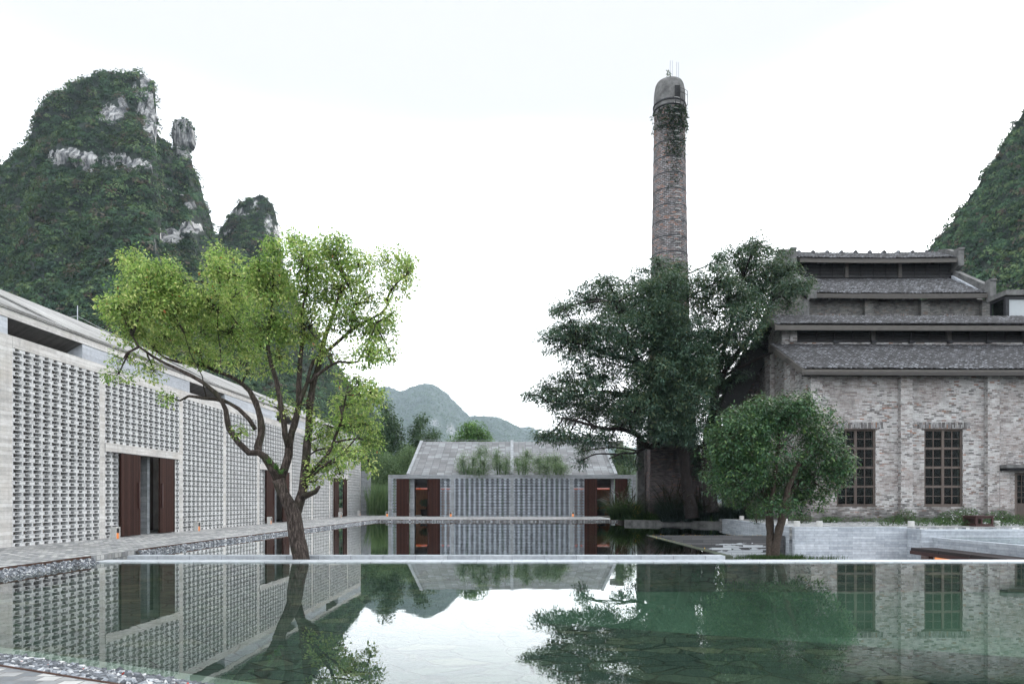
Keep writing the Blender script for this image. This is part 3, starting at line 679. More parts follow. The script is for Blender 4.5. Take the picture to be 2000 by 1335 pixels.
# handrail, lightning rod on the ridge
mb = MB(); mb.tube([(-4.7, 28.8, 8.9), (-4.7, 28.8, 9.52)], 0.018, 5); mb.tube([(-4.6, 28.2, 8.88), (-4.7, 28.8, 9.08), (-4.7, 30.4, 8.95), (-4.7, 32.5, 8.92)], 0.008, 5)
mb.build('lightning_rod', M['steel'], rfo)
# end return wall at the far end
wl = MB().box(-13.35, -12.62, 59.6, 59.9, 0, 3.82).box(-12.62, -12.5, 59.5, 60.5, 0, 3.84).build('return_wall', M['grey_concrete'])
tag(wl, 'low grey concrete wall closing the far end of the long screen building', 'wall')
# bamboo stalks and a bed of plants inside the first doorway are separate things
def local_to_world(x, y, z=0.0):
    c, s = math.cos(R(-1.03)), math.sin(R(-1.03)); return Vector((-14.2+x*c-y*s, x*s+y*c, z))

# ================================================================== CENTRE BUILDING
CB = thing('gabled_building', 'low concrete building with block screens and sloping slab roof across the rear pool', 'building', (0, 54.1, 0))
Y0 = 54.1
def cplace(mb):
    return lambda ua, ub, da, db, za, zb: mb.box(ua, ub, Y0+da, Y0+db, za, zb)
MB().box(-9.81, 9.83, Y0-.003, Y0+0.3, 3.0, 3.30).build('beam', M['grey_concrete'], CB)
for (a, b) in ((-9.81, -9.53), (-4.86, -4.58), (-0.14, 0.14), (4.58, 4.86), (9.55, 9.83)):
    MB().box(a, b, Y0, Y0+.28, 0, 2.998).build('pillar', M['grey_concrete'], CB)
for (a, b, n) in ((-4.58, -0.14, 11), (0.14, 4.58, 11), (-5.70, -4.86, 2), (4.86, 5.73, 2), (-9.53, -9.12, 1), (9.12, 9.55, 1)):
    mb = MB(); screen(mb, a, b, 0.0, 2.995, n, 27, cplace(mb), t=0.033, ratio=1.9); mb.build('block_screen', M['block_grey'], CB)
for (a, b) in ((-9.14, -8.13), (-6.70, -5.69), (5.73, 6.74), (8.14, 9.14)):
    dr = MB().box(a, b, Y0-.12, Y0-.06, 0.02, 2.97).build('door', M['door_wood'], CB)
    hx = b-.1 if a in (-9.14, 5.73) else a+.1
    MB().box(hx-.025, hx+.025, Y0-.16, Y0-.121, 1.0, 1.95).build('handle', M['redwood'], dr)
for (a, b) in ((-9.4, -4.9), (4.9, 9.4)): MB().box(a, b, Y0-.13, Y0-.05, 2.974, 2.996).build('door_track', M['iron'], CB)
for sgn in (-1, 1):
    # slanting porch walls, sloping ceiling and lit timber back wall
    x0, x1 = (-8.12, -7.78) if sgn < 0 else (7.90, 8.13)
    mb = MB(); mb.prism([(x0, Y0+.3), (x1, Y0+.3), (x1+(-.3 if sgn < 0 else .3), Y0+3.2), (x0+(-.3 if sgn < 0 else .3), Y0+3.2)], 0, 2.99); mb.build('porch_wall', M['grey_concrete'], CB)
    a, b = (-8.3, -4.9) if sgn < 0 else (4.9, 8.3)
    MB().box(a, b, Y0+3.2, Y0+3.4, 0.05, 2.2).build('timber_wall', M['panel_wood'], CB)
    MB().box(a, b, Y0+3.12, Y0+3.19, 2.22, 2.29).build('light_strip', M['glow_red'], CB)
    mb = MB(); mb.add([(a, Y0+.35, 2.99), (b, Y0+.35, 2.99), (b, Y0+3.3, 2.95), (a, Y0+3.3, 2.95)], [(0, 3, 2, 1)])
    mb.add([(a, Y0+3.1, 2.33), (b, Y0+3.1, 2.33), (b, Y0+2.0, 2.98), (a, Y0+2.0, 2.98)], [(0, 1, 2, 3)]); mb.build('porch_ceiling', M['grey_concrete'], CB)
MB().box(-4.8, 4.8, Y0+3.4, Y0+3.6, 0, 3.1).build('inner_wall', M['dark_concrete'], CB)
ef, rg = 56.0, 64.4
mb = MB()
mb.add([(-8.4, ef, 3.36), (8.4, ef, 3.36), (8.4, rg, 6.81), (-8.4, rg, 6.81), (8.4, 72.8, 3.36), (-8.4, 72.8, 3.36), (-8.4, ef, 3.2), (8.4, ef, 3.2)], [(0, 1, 2, 3), (3, 2, 4, 5), (0, 6, 7, 1)])
rf2 = mb.build('roof', M['roof_slabs'], CB)
def slope_strip(x0, x1, h, name):
    mb = MB(); mb.prism_x([(ef-.02, 3.1), (ef-.02, 3.36+h), (rg, 6.82+h), (72.9, 3.36+h), (72.9, 3.1)], x0, x1); mb.build(name, M['grey_concrete'], CB)
slope_strip(-8.66, -8.4, 0.1, 'roof_verge'); slope_strip(8.4, 8.66, 0.1, 'roof_verge'); slope_strip(-0.14, 0.14, 0.13, 'roof_verge')
mb = MB()
for k in range(18): mb.tube([(-8.2+k*.96, rg, 6.8), (-8.2+k*.96, rg, 6.98)], 0.012, 4)
mb.tube([(-8.4, rg, 6.97), (8.4, rg, 6.97)], 0.009, 4); mb.build('ridge_wire', M['steel'], CB)

# box lamps
def make_box_lamp(face):
    t = thing('box_lamp', None, 'lamp')
    w_, d_, h = 0.19, 0.24, 0.40
    mb = MB()
    if face == 'x':       # opening looks towards +x
        mb.box(-w_/2, w_/2, -d_/2, d_/2, h-.035, h); mb.box(-w_/2, w_/2, -d_/2, -d_/2+.03, 0, h-.036)
        mb.box(-w_/2, w_/2, d_/2-.03, d_/2, 0, h-.036); mb.box(-w_/2, -w_/2+.03, -d_/2+.031, d_/2-.031, 0, h-.036)
        mb.build('housing', M['lamp_concrete'], t)
        MB().box(-w_/2+.04, w_/2-.03, -d_/2+.035, d_/2-.035, 0.02, 0.20).build('lamp_glow', M['glow_orange'], t)
        MB().box(-w_/2+.04, w_/2-.02, -d_/2+.034, d_/2-.034, 0.205, h-.04).build('lamp_head', M['iron'], t)
    else:
        w_ = 0.20
        mb.box(-w_/2, w_/2, -d_/2, d_/2, h-.035, h); mb.box(-w_/2, -w_/2+.03, -d_/2, d_/2, 0, h-.036)
        mb.box(w_/2-.03, w_/2, -d_/2, d_/2, 0, h-.036); mb.box(-w_/2+.031, w_/2-.031, d_/2-.03, d_/2, 0, h-.036)
        mb.build('housing', M['lamp_concrete'], t)
        MB().box(-w_/2+.045, w_/2-.045, -d_/2+.03, d_/2-.04, 0.02, 0.22).build('lamp_glow', M['glow_orange'], t)
        MB().box(-w_/2+.034, w_/2-.034, -d_/2+.02, d_/2-.034, 0.225, h-.04).build('lamp_head', M['iron'], t)
    return t
lx = make_box_lamp('x'); first = True
LL = [(22.8, 'concrete box lamp standing left of the nearest dark door of the left building'), (28.5, 'concrete box lamp in front of the screen just right of the nearest door'),
      (36.6, 'concrete box lamp beside the middle door, behind the leaning tree'), (50.6, 'concrete box lamp by the farthest door of the left building'), (56.4, 'concrete box lamp near the far end of the left building')]
for s, lab in LL:
    o = lx if first else copy_tree(lx); first = False
    o.location = local_to_world(0.55, s); o.rotation_euler = (0, 0, R(-1.03)); tag(o, lab, 'lamp', 'concrete box lamps')
ly = make_box_lamp('y'); first = True
for x, lab in ((-9.78, 'small box lamp at the left corner of the low gabled building'), (-4.80, 'small box lamp right of the left doorway of the low gabled building'), (4.78, 'small box lamp left of the right doorway of the low gabled building')):
    o = ly if first else copy_tree(ly); first = False
    o.location = (x, 53.55, 0); tag(o, lab, 'lamp', 'concrete box lamps')

# ================================================================== BRICK MILL (low front range)
ML = thing('brick_mill', 'old grey brick mill with tall timber windows and tiled roofs on the raised terrace', 'building', (14.35, 33, 0.25))
ZB = 0.25
def hole_wall(mb, x0, x1, y0, y1, z0, z1, holes):
    """wall of boxes around holes [(xa,xb,za,zb)] sorted in x"""
    x = x0
    for (xa, xb, za, zb) in holes:
        mb.box(x, xa, y0, y1, z0, z1)
        if za > z0: mb.box(xa, xb, y0, y1, z0, za)
        if zb < z1: mb.box(xa, xb, y0, y1, zb, z1)
        x = xb
    mb.box(x, x1, y0, y1, z0, z1)
WIN = [(15.70, 17.58), (19.93, 21.80)]
wz0, wz1 = 1.03, 4.72
mb = MB()
hole_wall(mb, 14.35, 42, 33, 33.4, ZB, 7.3, [(a, b, wz0, wz1) for a, b in WIN]+[(24.30, 26.0, ZB+.001, 2.62)])
mb.build('front_wall', M['mill_brick'], ML)
for (a, b) in ((14.35, 14.92), (18.67, 19.23), (22.84, 23.40), (27.2, 27.8)):
    MB().box(a-.003, b, 32.76, 32.998, ZB, 7.25).build('pilaster', M['mill_brick'], ML)
mb = MB()
mb.prism_x([(33.401, ZB), (33.401, 7.35), (36.3, 9.5), (36.3, 10.4), (37.24, 11.0), (38.2, 10.4), (38.2, 9.4), (41.5, 7.4), (41.5, ZB)], 14.352, 14.75)
mb.build('side_wall', M['mill_brick'], ML)
MB().box(14.1, 14.35, 34.6, 35.35, ZB, 8.2).build('side_buttress', M['mill_brick'], ML)
MB().box(14.1, 14.35, 37.3, 38.1, ZB, 9.4).build('side_buttress', M['mill_brick'], ML)
for a, b in WIN:
    MB().box(a-.35, b+.35, 32.994, 32.9985, wz1+.03, wz1+.34).build('soldier_course', M['mill_brick_soldier'], ML)
def make_window(a, b, z0, z1):
    fr = MB(); y0, y1 = 33.06, 33.16
    fr.box(a, a+.09, y0, y1, z0, z1); fr.box(b-.09, b, y0, y1, z0, z1)
    fr.box(a-.14, b+.16, 32.96, 33.17, z1, z1+.028); fr.box(a-.05, b+.05, 32.975, 33.17, z0-.05, z0)
    m_ = (a+b)/2; fr.box(m_-.06, m_+.06, y0-.005, y1, z0, z1)
    H = (z1-z0)
    for k in range(5):
        zc = z0+H*k/4; h = .055 if 0 < k < 4 else .04
        zc = min(max(zc, z0+h), z1-h)
        for (xa, xb) in ((a+.09, m_-.06), (m_+.06, b-.09)): fr.box(xa, xb, y0+.003, y1, zc-h, zc+h)
    for k in range(4):
        za, zb = z0+H*k/4+.055, z0+H*(k+1)/4-.055
        for (xa, xb) in ((a+.09, m_-.06), (m_+.06, b-.09)):
            xc = (xa+xb)/2; fr.box(xc-.018, xc+.018, y0+.02, y1-.02, za, zb)
            zc = (za+zb)/2; fr.box(xa, xc-.018, y0+.022, y1-.02, zc-.016, zc+.016); fr.box(xc+.018, xb, y0+.022, y1-.02, zc-.016, zc+.016)
    f = fr.build('window', M['frame_timber'], ML)
    gm = MB()
    for (xa, xb) in ((a+.09, m_-.06), (m_+.06, b-.09)): gm.box(xa, xb, 33.105, 33.112, z0+.04, z1-.04)
    gm.build('pane', M['pane_glass'], f)
for a, b in WIN: make_window(a, b, wz0, wz1)
# door with glazed top and flat concrete canopy
dd = MB(); x0, x1 = 24.32, 25.98
dd.box(x0, x0+.12, 33.02, 33.14, ZB, 2.6); dd.box(x1-.12, x1, 33.02, 33.14, ZB, 2.6); dd.box(x0+.12, x1-.12, 33.02, 33.14, 2.5, 2.6)
dd.box(x0+.12, x1-.12, 33.04, 33.12, ZB, 1.15)
for k in range(1, 5): dd.box(x0+.12, x1-.12, 33.05, 33.10, 1.15+k*.27-.015, 1.15+k*.27+.015)
for k in range(1, 6): dd.box(x0+.12+k*.236-.012, x0+.12+k*.236+.012, 33.055, 33.095, 1.15, 2.5)
do = dd.build('door', M['frame_timber'], ML)
MB().box(x0+.12, x1-.12, 33.072, 33.078, 1.15, 2.5).build('pane', M['pane_glass'], do)
MB().box(23.42, 28.2, 32.3, 32.998, 2.82, 2.98).build('canopy', M['old_concrete'], ML)
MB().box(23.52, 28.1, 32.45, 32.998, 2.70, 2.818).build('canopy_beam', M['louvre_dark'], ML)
MB().box(23.42, 23.9, 32.76, 32.998, ZB, 2.70).build('pilaster', M['mill_brick'], ML)
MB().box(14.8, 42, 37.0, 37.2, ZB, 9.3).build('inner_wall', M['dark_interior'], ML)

def tile_roof(name, parent, xa0, xa1, y0, z0, xb0, xb1, y1, z1, sag=0.05, amp=0.04, pitch=0.24, course=0.19):
    """pan-tile slope: eave (xa0..xa1,y0,z0) up to ridge (xb0..xb1,y1,z1), real corrugation and stepped courses"""
    L = math.hypot(y1-y0, z1-z0); nv = max(2, int(L/(course/3))); nu = int((xa1-xa0)/(pitch/4))
    u = np.linspace(0, 1, nu+1)[None, :]; v = np.linspace(0, 1, nv+1)[:, None]
    X = (xa0+(xa1-xa0)*u)*(1-v)+(xb0+(xb1-xb0)*u)*v
    Y = y0+(y1-y0)*v+0*u; Z = z0+(z1-z0)*v+0*u
    wobble = np.interp(np.arange(nu+1), np.arange(0, nu+12, 11), RNG.normal(0, 0.012, len(np.arange(0, nu+12, 11))))[None, :]
    ph = RNG.normal(0, 0.25, (nv+1, 1))
    cor = amp*np.abs(np.sin(math.pi*X/pitch+ph*0.3))
    step = (v*L/course) % 1.0
    Z = Z+cor+(1-step)*0.05+wobble+RNG.normal(0, 0.006, Z.shape)-sag*np.sin(math.pi*u)*1.0
    V = np.stack([X, Y, Z], -1).reshape(-1, 3)
    i = np.arange(nv)[:, None]*(nu+1)+np.arange(nu)[None, :]; i = i.ravel()
    Fc = np.stack([i, i+1, i+nu+2, i+nu+1], 1)
    uv = np.stack([X, (v*L+0*u)], -1).reshape(-1, 2)
    o = make_obj(name, V, Fc, M['roof_tiles'], parent, uv=uv)
    mb = MB()   # boarding below the tiles
    mb.add([(xa0, y0+.02, z0-.05), (xa1, y0+.02, z0-.05), (xb1, y1, z1-.05), (xb0, y1, z1-.05), (xa0, y0+.02, z0-.14), (xa1, y0+.02, z0-.14), (xb1, y1, z1-.14), (xb0, y1, z1-.14)],
           [(0, 1, 2, 3), (7, 6, 5, 4), (0, 4, 5, 1), (1, 5, 6, 2), (2, 6, 7, 3), (3, 7, 4, 0)])
    mb.build('roof_boarding', M['old_timber'], o)
    return o
XR = 43
tile_roof('lower_roof', ML, 13.8, XR, 32.35, 7.5, 13.8, XR, 36.45, 9.62)
def sag_beam(name, x0, x1, y0, y1, z0, z1, sag, parent, mat='old_timber', n=10):
    mb = MB()
    vs = []; 
    for k in range(n+1):
        x = x0+(x1-x0)*k/n; s = -sag*math.sin(math.pi*k/n)
        vs += [(x, y0, z0+s), (x, y1, z0+s), (x, y1, z1+s), (x, y0, z1+s)]
    fs = [(0, 1, 2, 3), (4*n+3, 4*n+2, 4*n+1, 4*n)]
    for k in range(n):
        for j in range(4): fs.append((4*k+j, 4*(k+1)+j, 4*(k+1)+(j+1) % 4, 4*k+(j+1) % 4))
    mb.add(vs, fs); return mb.build(name, M[mat], parent)
sag_beam('eave_board', 13.8, XR, 32.28, 32.36, 7.22, 7.48, 0.05, ML)
def barge(x0, x1, ya, za, yb, zb, h, parent, mat='old_timber', name='barge_board'):
    mb = MB(); mb.prism_x([(ya, za-h), (ya, za), (yb, zb), (yb, zb-h)], x0, x1); return mb.build(name, M[mat], parent)
barge(13.74, 13.82, 32.29, 7.50, 36.45, 9.62, 0.30, ML)
# monitor: louvres, upper roof
MB().box(14.35, 42, 36.32, 36.5, 9.1, 9.68).build('monitor_sill', M['mill_brick'], ML)
MB().box(14.75, 15.12, 36.2, 36.5, 9.681, 10.5).build('monitor_pier', M['mill_brick'], ML)
def louvres(x0, x1, y, z0, z1, posts, parent, sub=4, ns=7):
    xs = [x0]+posts+[x1]
    for a, b in zip(xs[:-1], xs[1:]):
        mb = MB(); a += .12; b -= .12
        for k in range(ns):
            z = z0+(z1-z0)*(k+.5)/ns
            mb.add([(a, y-.05, z-.035), (b, y-.05, z-.035), (b, y+.05, z+.03), (a, y+.05, z+.03), (a, y-.05, z-.015), (b, y-.05, z-.015), (b, y+.05, z+.05), (a, y+.05, z+.05)],
                   [(0, 3, 2, 1), (4, 5, 6, 7), (0, 1, 5, 4), (1, 2, 6, 5), (2, 3, 7, 6), (3, 0, 4, 7)])
        lo = mb.build('louvre', M['louvre_slat'], parent)
        fm = MB()
        for k in range(1, sub): 
            x = a+(b-a)*k/sub; fm.box(x-.02, x+.02, y-.09, y-.055, z0, z1)
        fm.box(a-.1, b+.1, y-.10, y+.05, z0-.08, z0); fm.build('louvre_frame', M['louvre_dark'], lo)
    for p in posts: MB().box(p-.115, p+.115, y-.11, y+.1, z0-.08, z1+.03).build('post', M['old_timber'], parent)
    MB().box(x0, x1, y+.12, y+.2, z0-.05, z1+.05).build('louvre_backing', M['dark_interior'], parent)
louvres(15.12, 42, 36.38, 9.78, 10.45, [19.2, 23.25, 27.3, 31.4, 35.4], ML)
mb = MB()
for x in (17.2, 19.2, 21.2, 23.25, 25.3, 27.3): mb.box(x-.13, x+.13, 36.15, 36.3, 9.62, 9.76)
mb.build('monitor_bracket', M['iron'], ML)
tile_roof('monitor_roof', ML, 13.75, XR, 35.6, 10.42, 13.75, XR, 37.24, 11.34, 0.04)
mb = MB(); mb.add([(13.75, 37.24, 11.3), (XR, 37.24, 11.3), (XR, 41.7, 9.0), (13.75, 41.7, 9.0)], [(0, 1, 2, 3)]); mb.build('rear_roof', M['roof_tiles'], ML)
sag_beam('eave_board', 13.75, XR, 35.53, 35.61, 10.14, 10.40, 0.04, ML)
barge(13.69, 13.77, 35.54, 10.42, 37.24, 11.34, 0.30, ML)
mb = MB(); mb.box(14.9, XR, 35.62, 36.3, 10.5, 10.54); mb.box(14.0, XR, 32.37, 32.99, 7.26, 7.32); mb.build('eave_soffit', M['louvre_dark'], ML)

# ================================================================== TALL RANGE BEHIND
UB = thing('tall_mill_hall', 'taller brick mill hall with double tiled roof rising behind the front range', 'building', (18.8, 44, 0.25))
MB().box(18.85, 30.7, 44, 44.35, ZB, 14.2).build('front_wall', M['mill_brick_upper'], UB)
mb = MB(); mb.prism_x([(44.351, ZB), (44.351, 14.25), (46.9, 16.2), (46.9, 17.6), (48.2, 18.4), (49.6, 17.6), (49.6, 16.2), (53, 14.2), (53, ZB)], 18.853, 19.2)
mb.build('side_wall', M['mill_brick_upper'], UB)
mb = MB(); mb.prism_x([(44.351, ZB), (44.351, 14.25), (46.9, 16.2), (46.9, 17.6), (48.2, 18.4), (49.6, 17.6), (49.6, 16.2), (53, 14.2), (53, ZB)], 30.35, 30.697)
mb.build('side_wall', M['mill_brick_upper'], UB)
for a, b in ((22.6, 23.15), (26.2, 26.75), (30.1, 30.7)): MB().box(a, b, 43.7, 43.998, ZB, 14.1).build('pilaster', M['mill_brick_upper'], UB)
mb = MB()
for x in (20.9, 24.7, 28.5): mb.box(x-.75, x+.75, 43.994, 43.998, 13.1-.2, 13.1+.2-.02)
mb.build('soldier_course', M['mill_brick_soldier'], UB)
MB().box(18.55, 18.86, 43.3, 44.4, 11.9, 14.0).build('eave_bracket', M['old_concrete'], UB)
tile_roof('main_roof', UB, 19.2, 30.35, 43.3, 14.42, 19.2, 30.35, 46.75, 16.45, 0.06)
sag_beam('eave_board', 19.2, 30.35, 43.22, 43.31, 14.10, 14.38, 0.06, UB)
louvres(19.3, 30.3, 46.88, 16.62, 17.5, [22.95, 26.6], UB, 4, 9)
tile_roof('monitor_roof', UB, 19.45, 30.1, 46.2, 17.68, 19.45, 30.1, 48.1, 18.72, 0.06)
mb = MB(); mb.add([(19.2, 48.1, 18.7), (30.3, 48.1, 18.7), (30.3, 53, 14.3), (19.2, 53, 14.3)], [(0, 1, 2, 3)]); mb.build('rear_roof', M['roof_tiles'], UB)
sag_beam('eave_board', 19.45, 30.1, 46.12, 46.21, 17.36, 17.64, 0.05, UB)
mb = MB()
for k in range(10):
    x = 20.2+k*1.0; mb.lathe(x, 48.1, [(.16, 18.66), (.17, 18.74), (.12, 18.84), (.03, 18.88)], 8)
mb.build('ridge_knob', M['roof_tiles'], UB)
for side in (-1, 1):
    x0, x1 = (18.80, 19.2) if side < 0 else (30.12, 30.50)
    mb = MB()
    mb.prism_x([(43.0, 14.0), (43.0, 15.08), (42.93, 15.12), (42.93, 15.22), (43.4, 15.22), (43.55, 15.05), (46.6, 16.95), (46.6, 16.5), (43.6, 14.35), (43.4, 13.9)], x0, x1)
    mb.prism_x([(46.05, 17.1), (46.05, 18.15), (45.98, 18.2), (45.98, 18.32), (46.45, 18.32), (46.6, 18.25), (47.4, 18.7), (48.2, 18.98), (49.6, 18.3), (49.6, 16.9), (46.6, 16.9)], x0, x1)
    mb.build('parapet', M['old_concrete'], UB)
    MB().prism_x([(43.6, 14.42), (43.6, 14.6), (46.6, 16.6), (46.6, 16.4)], *((x1, x1+.14) if side < 0 else (x0-.14, x0))).build('flashing', M['clerestory_concrete'], UB)
# glazed penthouse at the right edge
GH = thing('glazed_penthouse', 'dark framed glass room with pale blind at the right edge above the mill roof', 'building', (27.6, 39.8, 9.2))
MB().box(28.8, 40, 39.8, 41.4, 13.25, 13.55).build('flat_roof', M['old_concrete'], GH)
MB().box(28.85, 40, 39.9, 41.3, 9.2, 11.2).build('base_wall', M['dark_concrete'], GH)
fr = MB(); fr.box(28.9, 29.1, 39.95, 40.15, 11.2, 13.2); fr.box(28.9, 29.0, 41.2, 41.3, 11.2, 13.25); fr.box(28.9, 29.0, 40.15, 41.2, 13.1, 13.25); fr.box(29.1, 40, 39.95, 40.1, 11.2, 11.35); fr.box(29.1, 40, 39.95, 40.1, 13.05, 13.2)
fr.build('frame', M['iron'], GH)
MB().box(29.1, 40, 40.02, 40.04, 11.35, 13.05).build('pane', M['white_panel'], GH)
mb = MB(); mb.box(28.94, 28.96, 40.15, 41.2, 11.2, 13.1); mb.build('pane', M['pane_glass'], GH)
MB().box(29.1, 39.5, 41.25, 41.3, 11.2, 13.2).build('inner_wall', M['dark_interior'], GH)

# brick flue wall with conveyor chute between tree and mill
FW = thing('brick_flue_wall', 'dark brick wall with curved top between the big tree and the mill', 'wall', (13, 39.6, 0.25))
mb = MB(); pr = [(12.45, ZB), (12.45, 8.3)]+[(12.45+1.75*k/8, 8.3+1.05*math.sin(math.pi/2*k/8)) for k in range(1, 9)]+[(14.3, 9.35), (14.3, ZB)]
mb.prism_y(pr, 39.5, 40.0); mb.build('wall', M['chimney_base_brick'], FW)
MB().box(11.7, 12.44, 39.5, 39.9, 7.45, 8.15).build('lintel', M['old_concrete'], FW)
CH = MB(); CH.prism_y([(14.09, 9.75), (13.2, 9.75), (11.5, 6.2), (12.6, 6.2), (14.09, 8.9)], 38.3, 39.2)
tag(CH.build('conveyor_chute', M['dark_interior']), 'dark sloping chute hanging off the left side of the brick mill', 'chute')
ps = MB().box(7.78, 8.22, 42.3, 42.7, 0, 5.2).build('concrete_post', M['old_concrete']); tag(ps, 'tall square concrete post left of the chimney base', 'post')
ps = MB().box(11.6, 12.4, 75.8, 76.4, -.1, 7.9).box(10.9, 11.59, 75.8, 76.4, 7.2, 7.8).build('concrete_post', M['old_concrete']); tag(ps, 'distant concrete post with side arm seen under the dark tree branches', 'post')

# ================================================================== CHIMNEY
CX, CY = 9.92, 43.0
CN = thing('brick_chimney', 'tall round brick chimney with iron hoops standing behind the dark tree', 'chimney', (CX, CY, 0))
MB().box(CX-1.62, CX+1.5, CY-1.9, CY+1.6, 0, 2.9).box(CX-1.58, CX+1.46, CY-1.85, CY+1.56, 2.9, 4.5).build('base', M['chimney_base_brick'], CN)
MB().box(CX-1.66, CX+1.54, CY-1.93, CY+1.62, 4.5, 4.66).build('base_ledge', M['old_concrete'], CN)
def crad(z):                                   # taper of the shaft
    return np.interp(z, [4.5, 10, 14.5, 20, 26.6], [1.40, 1.27, 1.17, 1.05, 0.93])
nseg = 40; zs = np.arange(4.4, 26.0, 0.25); ring = []
ang = np.linspace(0, 2*math.pi, nseg+1)
V = []; UV = []
for z in zs:
    for a in ang:
        r = crad(z); V.append((CX+r*math.cos(a), CY+r*math.sin(a), z)); UV.append((a*1.2, z))
k = len(ang); i = (np.arange(len(zs)-1)[:, None]*k+np.arange(nseg)[None, :]).ravel()
make_obj('shaft', V, np.stack([i, i+1, i+k+1, i+k], 1), M['chimney_brick'], CN, smooth=True, uv=UV)
MB().lathe(CX, CY, [(0.95, 25.65), (0.98, 25.7), (0.975, 26.6), (0.94, 27.0), (0.88, 27.3), (0.81, 27.45), (0.79, 27.47), (0.70, 27.48)], 36).build('cap', M['old_concrete'], CN)
z = 5.7
for zb in [5.7+0.985*k_ for k_ in range(20)]:
    r = crad(zb); MB().lathe(CX, CY, [(r+.004, zb), (r+.018, zb+.01), (r+.018, zb+.06), (r+.004, zb+.07)], 36).build('hoop', M['iron'], CN)
for zb in (25.66, 25.98): MB().lathe(CX, CY, [(.975, zb), (1.03, zb+.01), (1.03, zb+.08), (.985, zb+.09)], 36).build('hoop', M['iron'], CN)
la = R(-76)
for j in range(58):
    if random.random() < .1: continue
    mb = MB(); zz = 6.4+j*0.345+random.uniform(-.03, .03); r = crad(zz); c, s = math.cos(la), math.sin(la)
    ctr = Vector((CX+r*c, CY+r*s, zz)); tg = Vector((-s, c, 0)); out = Vector((c, s, 0))
    w_ = random.uniform(.13, .2)
    mb.tube([ctr-tg*w_, ctr-tg*w_+out*.10, ctr+tg*w_+out*.10, ctr+tg*w_], 0.022, 4)
    mb.build('ladder_rung', M['lamp_concrete'], CN)
mb = MB()
for dz in (26.3, 26.55): 
    pts = [Vector((CX+1.22*math.cos(a), CY+1.22*math.sin(a), dz)) for a in np.linspace(R(-85), R(-40), 7)]; mb.tube(pts, 0.014, 4)
for a in np.linspace(R(-85), R(-40), 4):
    mb.tube([(CX+1.22*math.cos(a), CY+1.22*math.sin(a), 25.75), (CX+1.22*math.cos(a), CY+1.22*math.sin(a), 26.55)], 0.014, 4)
    mb.tube([(CX+.98*math.cos(a), CY+.98*math.sin(a), 25.4), (CX+1.22*math.cos(a), CY+1.22*math.sin(a), 25.76)], 0.025, 4)
mb.build('platform_rail', M['iron'], CN)
MB().box(CX+.1, CX+.42, CY-1.0, CY-.9, 26.1, 26.8).build('hatch', M['dark_interior'], CN)
for dx in (-.02, .12, .38, .5): 
    MB().tube([(CX+dx, CY-.3, 27.4), (CX+dx, CY-.3, 28.75-(.1 if dx > .2 else 0))], 0.018, 5).build('rod', M['steel'], CN)

# ================================================================== TERRACE FURNITURE
def make_stool():
    t = MB(); t.lathe(0, 0, [(.115, 0), (.118, .01), (.118, .205), (.112, .215), (.10, .217)], 20)
    return t.build('cylinder_light', M['lamp_concrete'])
st = make_stool(); st.location = (0, 0, 0); zoff = 0.25
spots = [(12.15, 36.1, 'far left end of the terrace near the dark shrubs'), (12.3, 32.6, 'second from the far end, left of the tree trunks'), (12.15, 30.4, 'on the terrace seen between the two trunks of the round tree'), (11.35, 27.2, 'at the terrace corner just right of the round tree trunks'),
         (12.25, 27.2, 'on the terrace edge below the left mill window'), (15.90, 27.2, 'on the terrace edge between the two tall mill windows'), (19.6, 27.6, 'half hidden in weeds right of the brown wooden box')]
for k_, (x, y, lab) in enumerate(spots):
    o = st if k_ == 0 else copy_tree(st)
    o.location = (x, y, zoff); tag(o, 'white cylinder light '+lab, 'cylinder light', 'short white cylinder lights on the terrace')
# brown wooden box
WBX = thing('wooden_box', 'brown wooden box with square openings on the terrace edge below the mill', 'wooden box', (18.8, 27.4, 0.25))
x0, x1, y0, y1, z0 = 18.42, 19.12, 27.1, 27.9, 0.25
f = MB()
for (x, y) in ((x0, y0), (x1-.07, y0), (x0, y1-.07), (x1-.07, y1-.07)): f.box(x, x+.07, y, y+.07, z0+.04, z0+.39)
f.box(x0+.07, x1-.07, y0+.005, y0+.06, z0+.32, z0+.39); f.box(x0+.07, x1-.07, y0+.005, y0+.06, z0+.04, z0+.11)
f.box(x0+.005, x0+.06, y0+.07, y1-.07, z0+.32, z0+.39); f.box(x0+.005, x0+.06, y0+.07, y1-.07, z0+.04, z0+.11)
f.box(x1-.06, x1-.005, y0+.07, y1-.07, z0+.32, z0+.39); f.box(x0+.07, x1-.07, y1-.06, y1-.005, z0+.04, z0+.39)
f.box(x0+.22, x0+.27, y0+.01, y0+.055, z0+.11, z0+.32)
f.build('frame', M['redwood'], WBX)
MB().box(x0-.04, x1+.04, y0-.04, y1+.04, z0+.391, z0+.43).build('lid', M['redwood'], WBX)
MB().box(x0-.03, x1+.03, y0-.03, y1+.03, z0, z0+.039).build('base', M['redwood'], WBX)
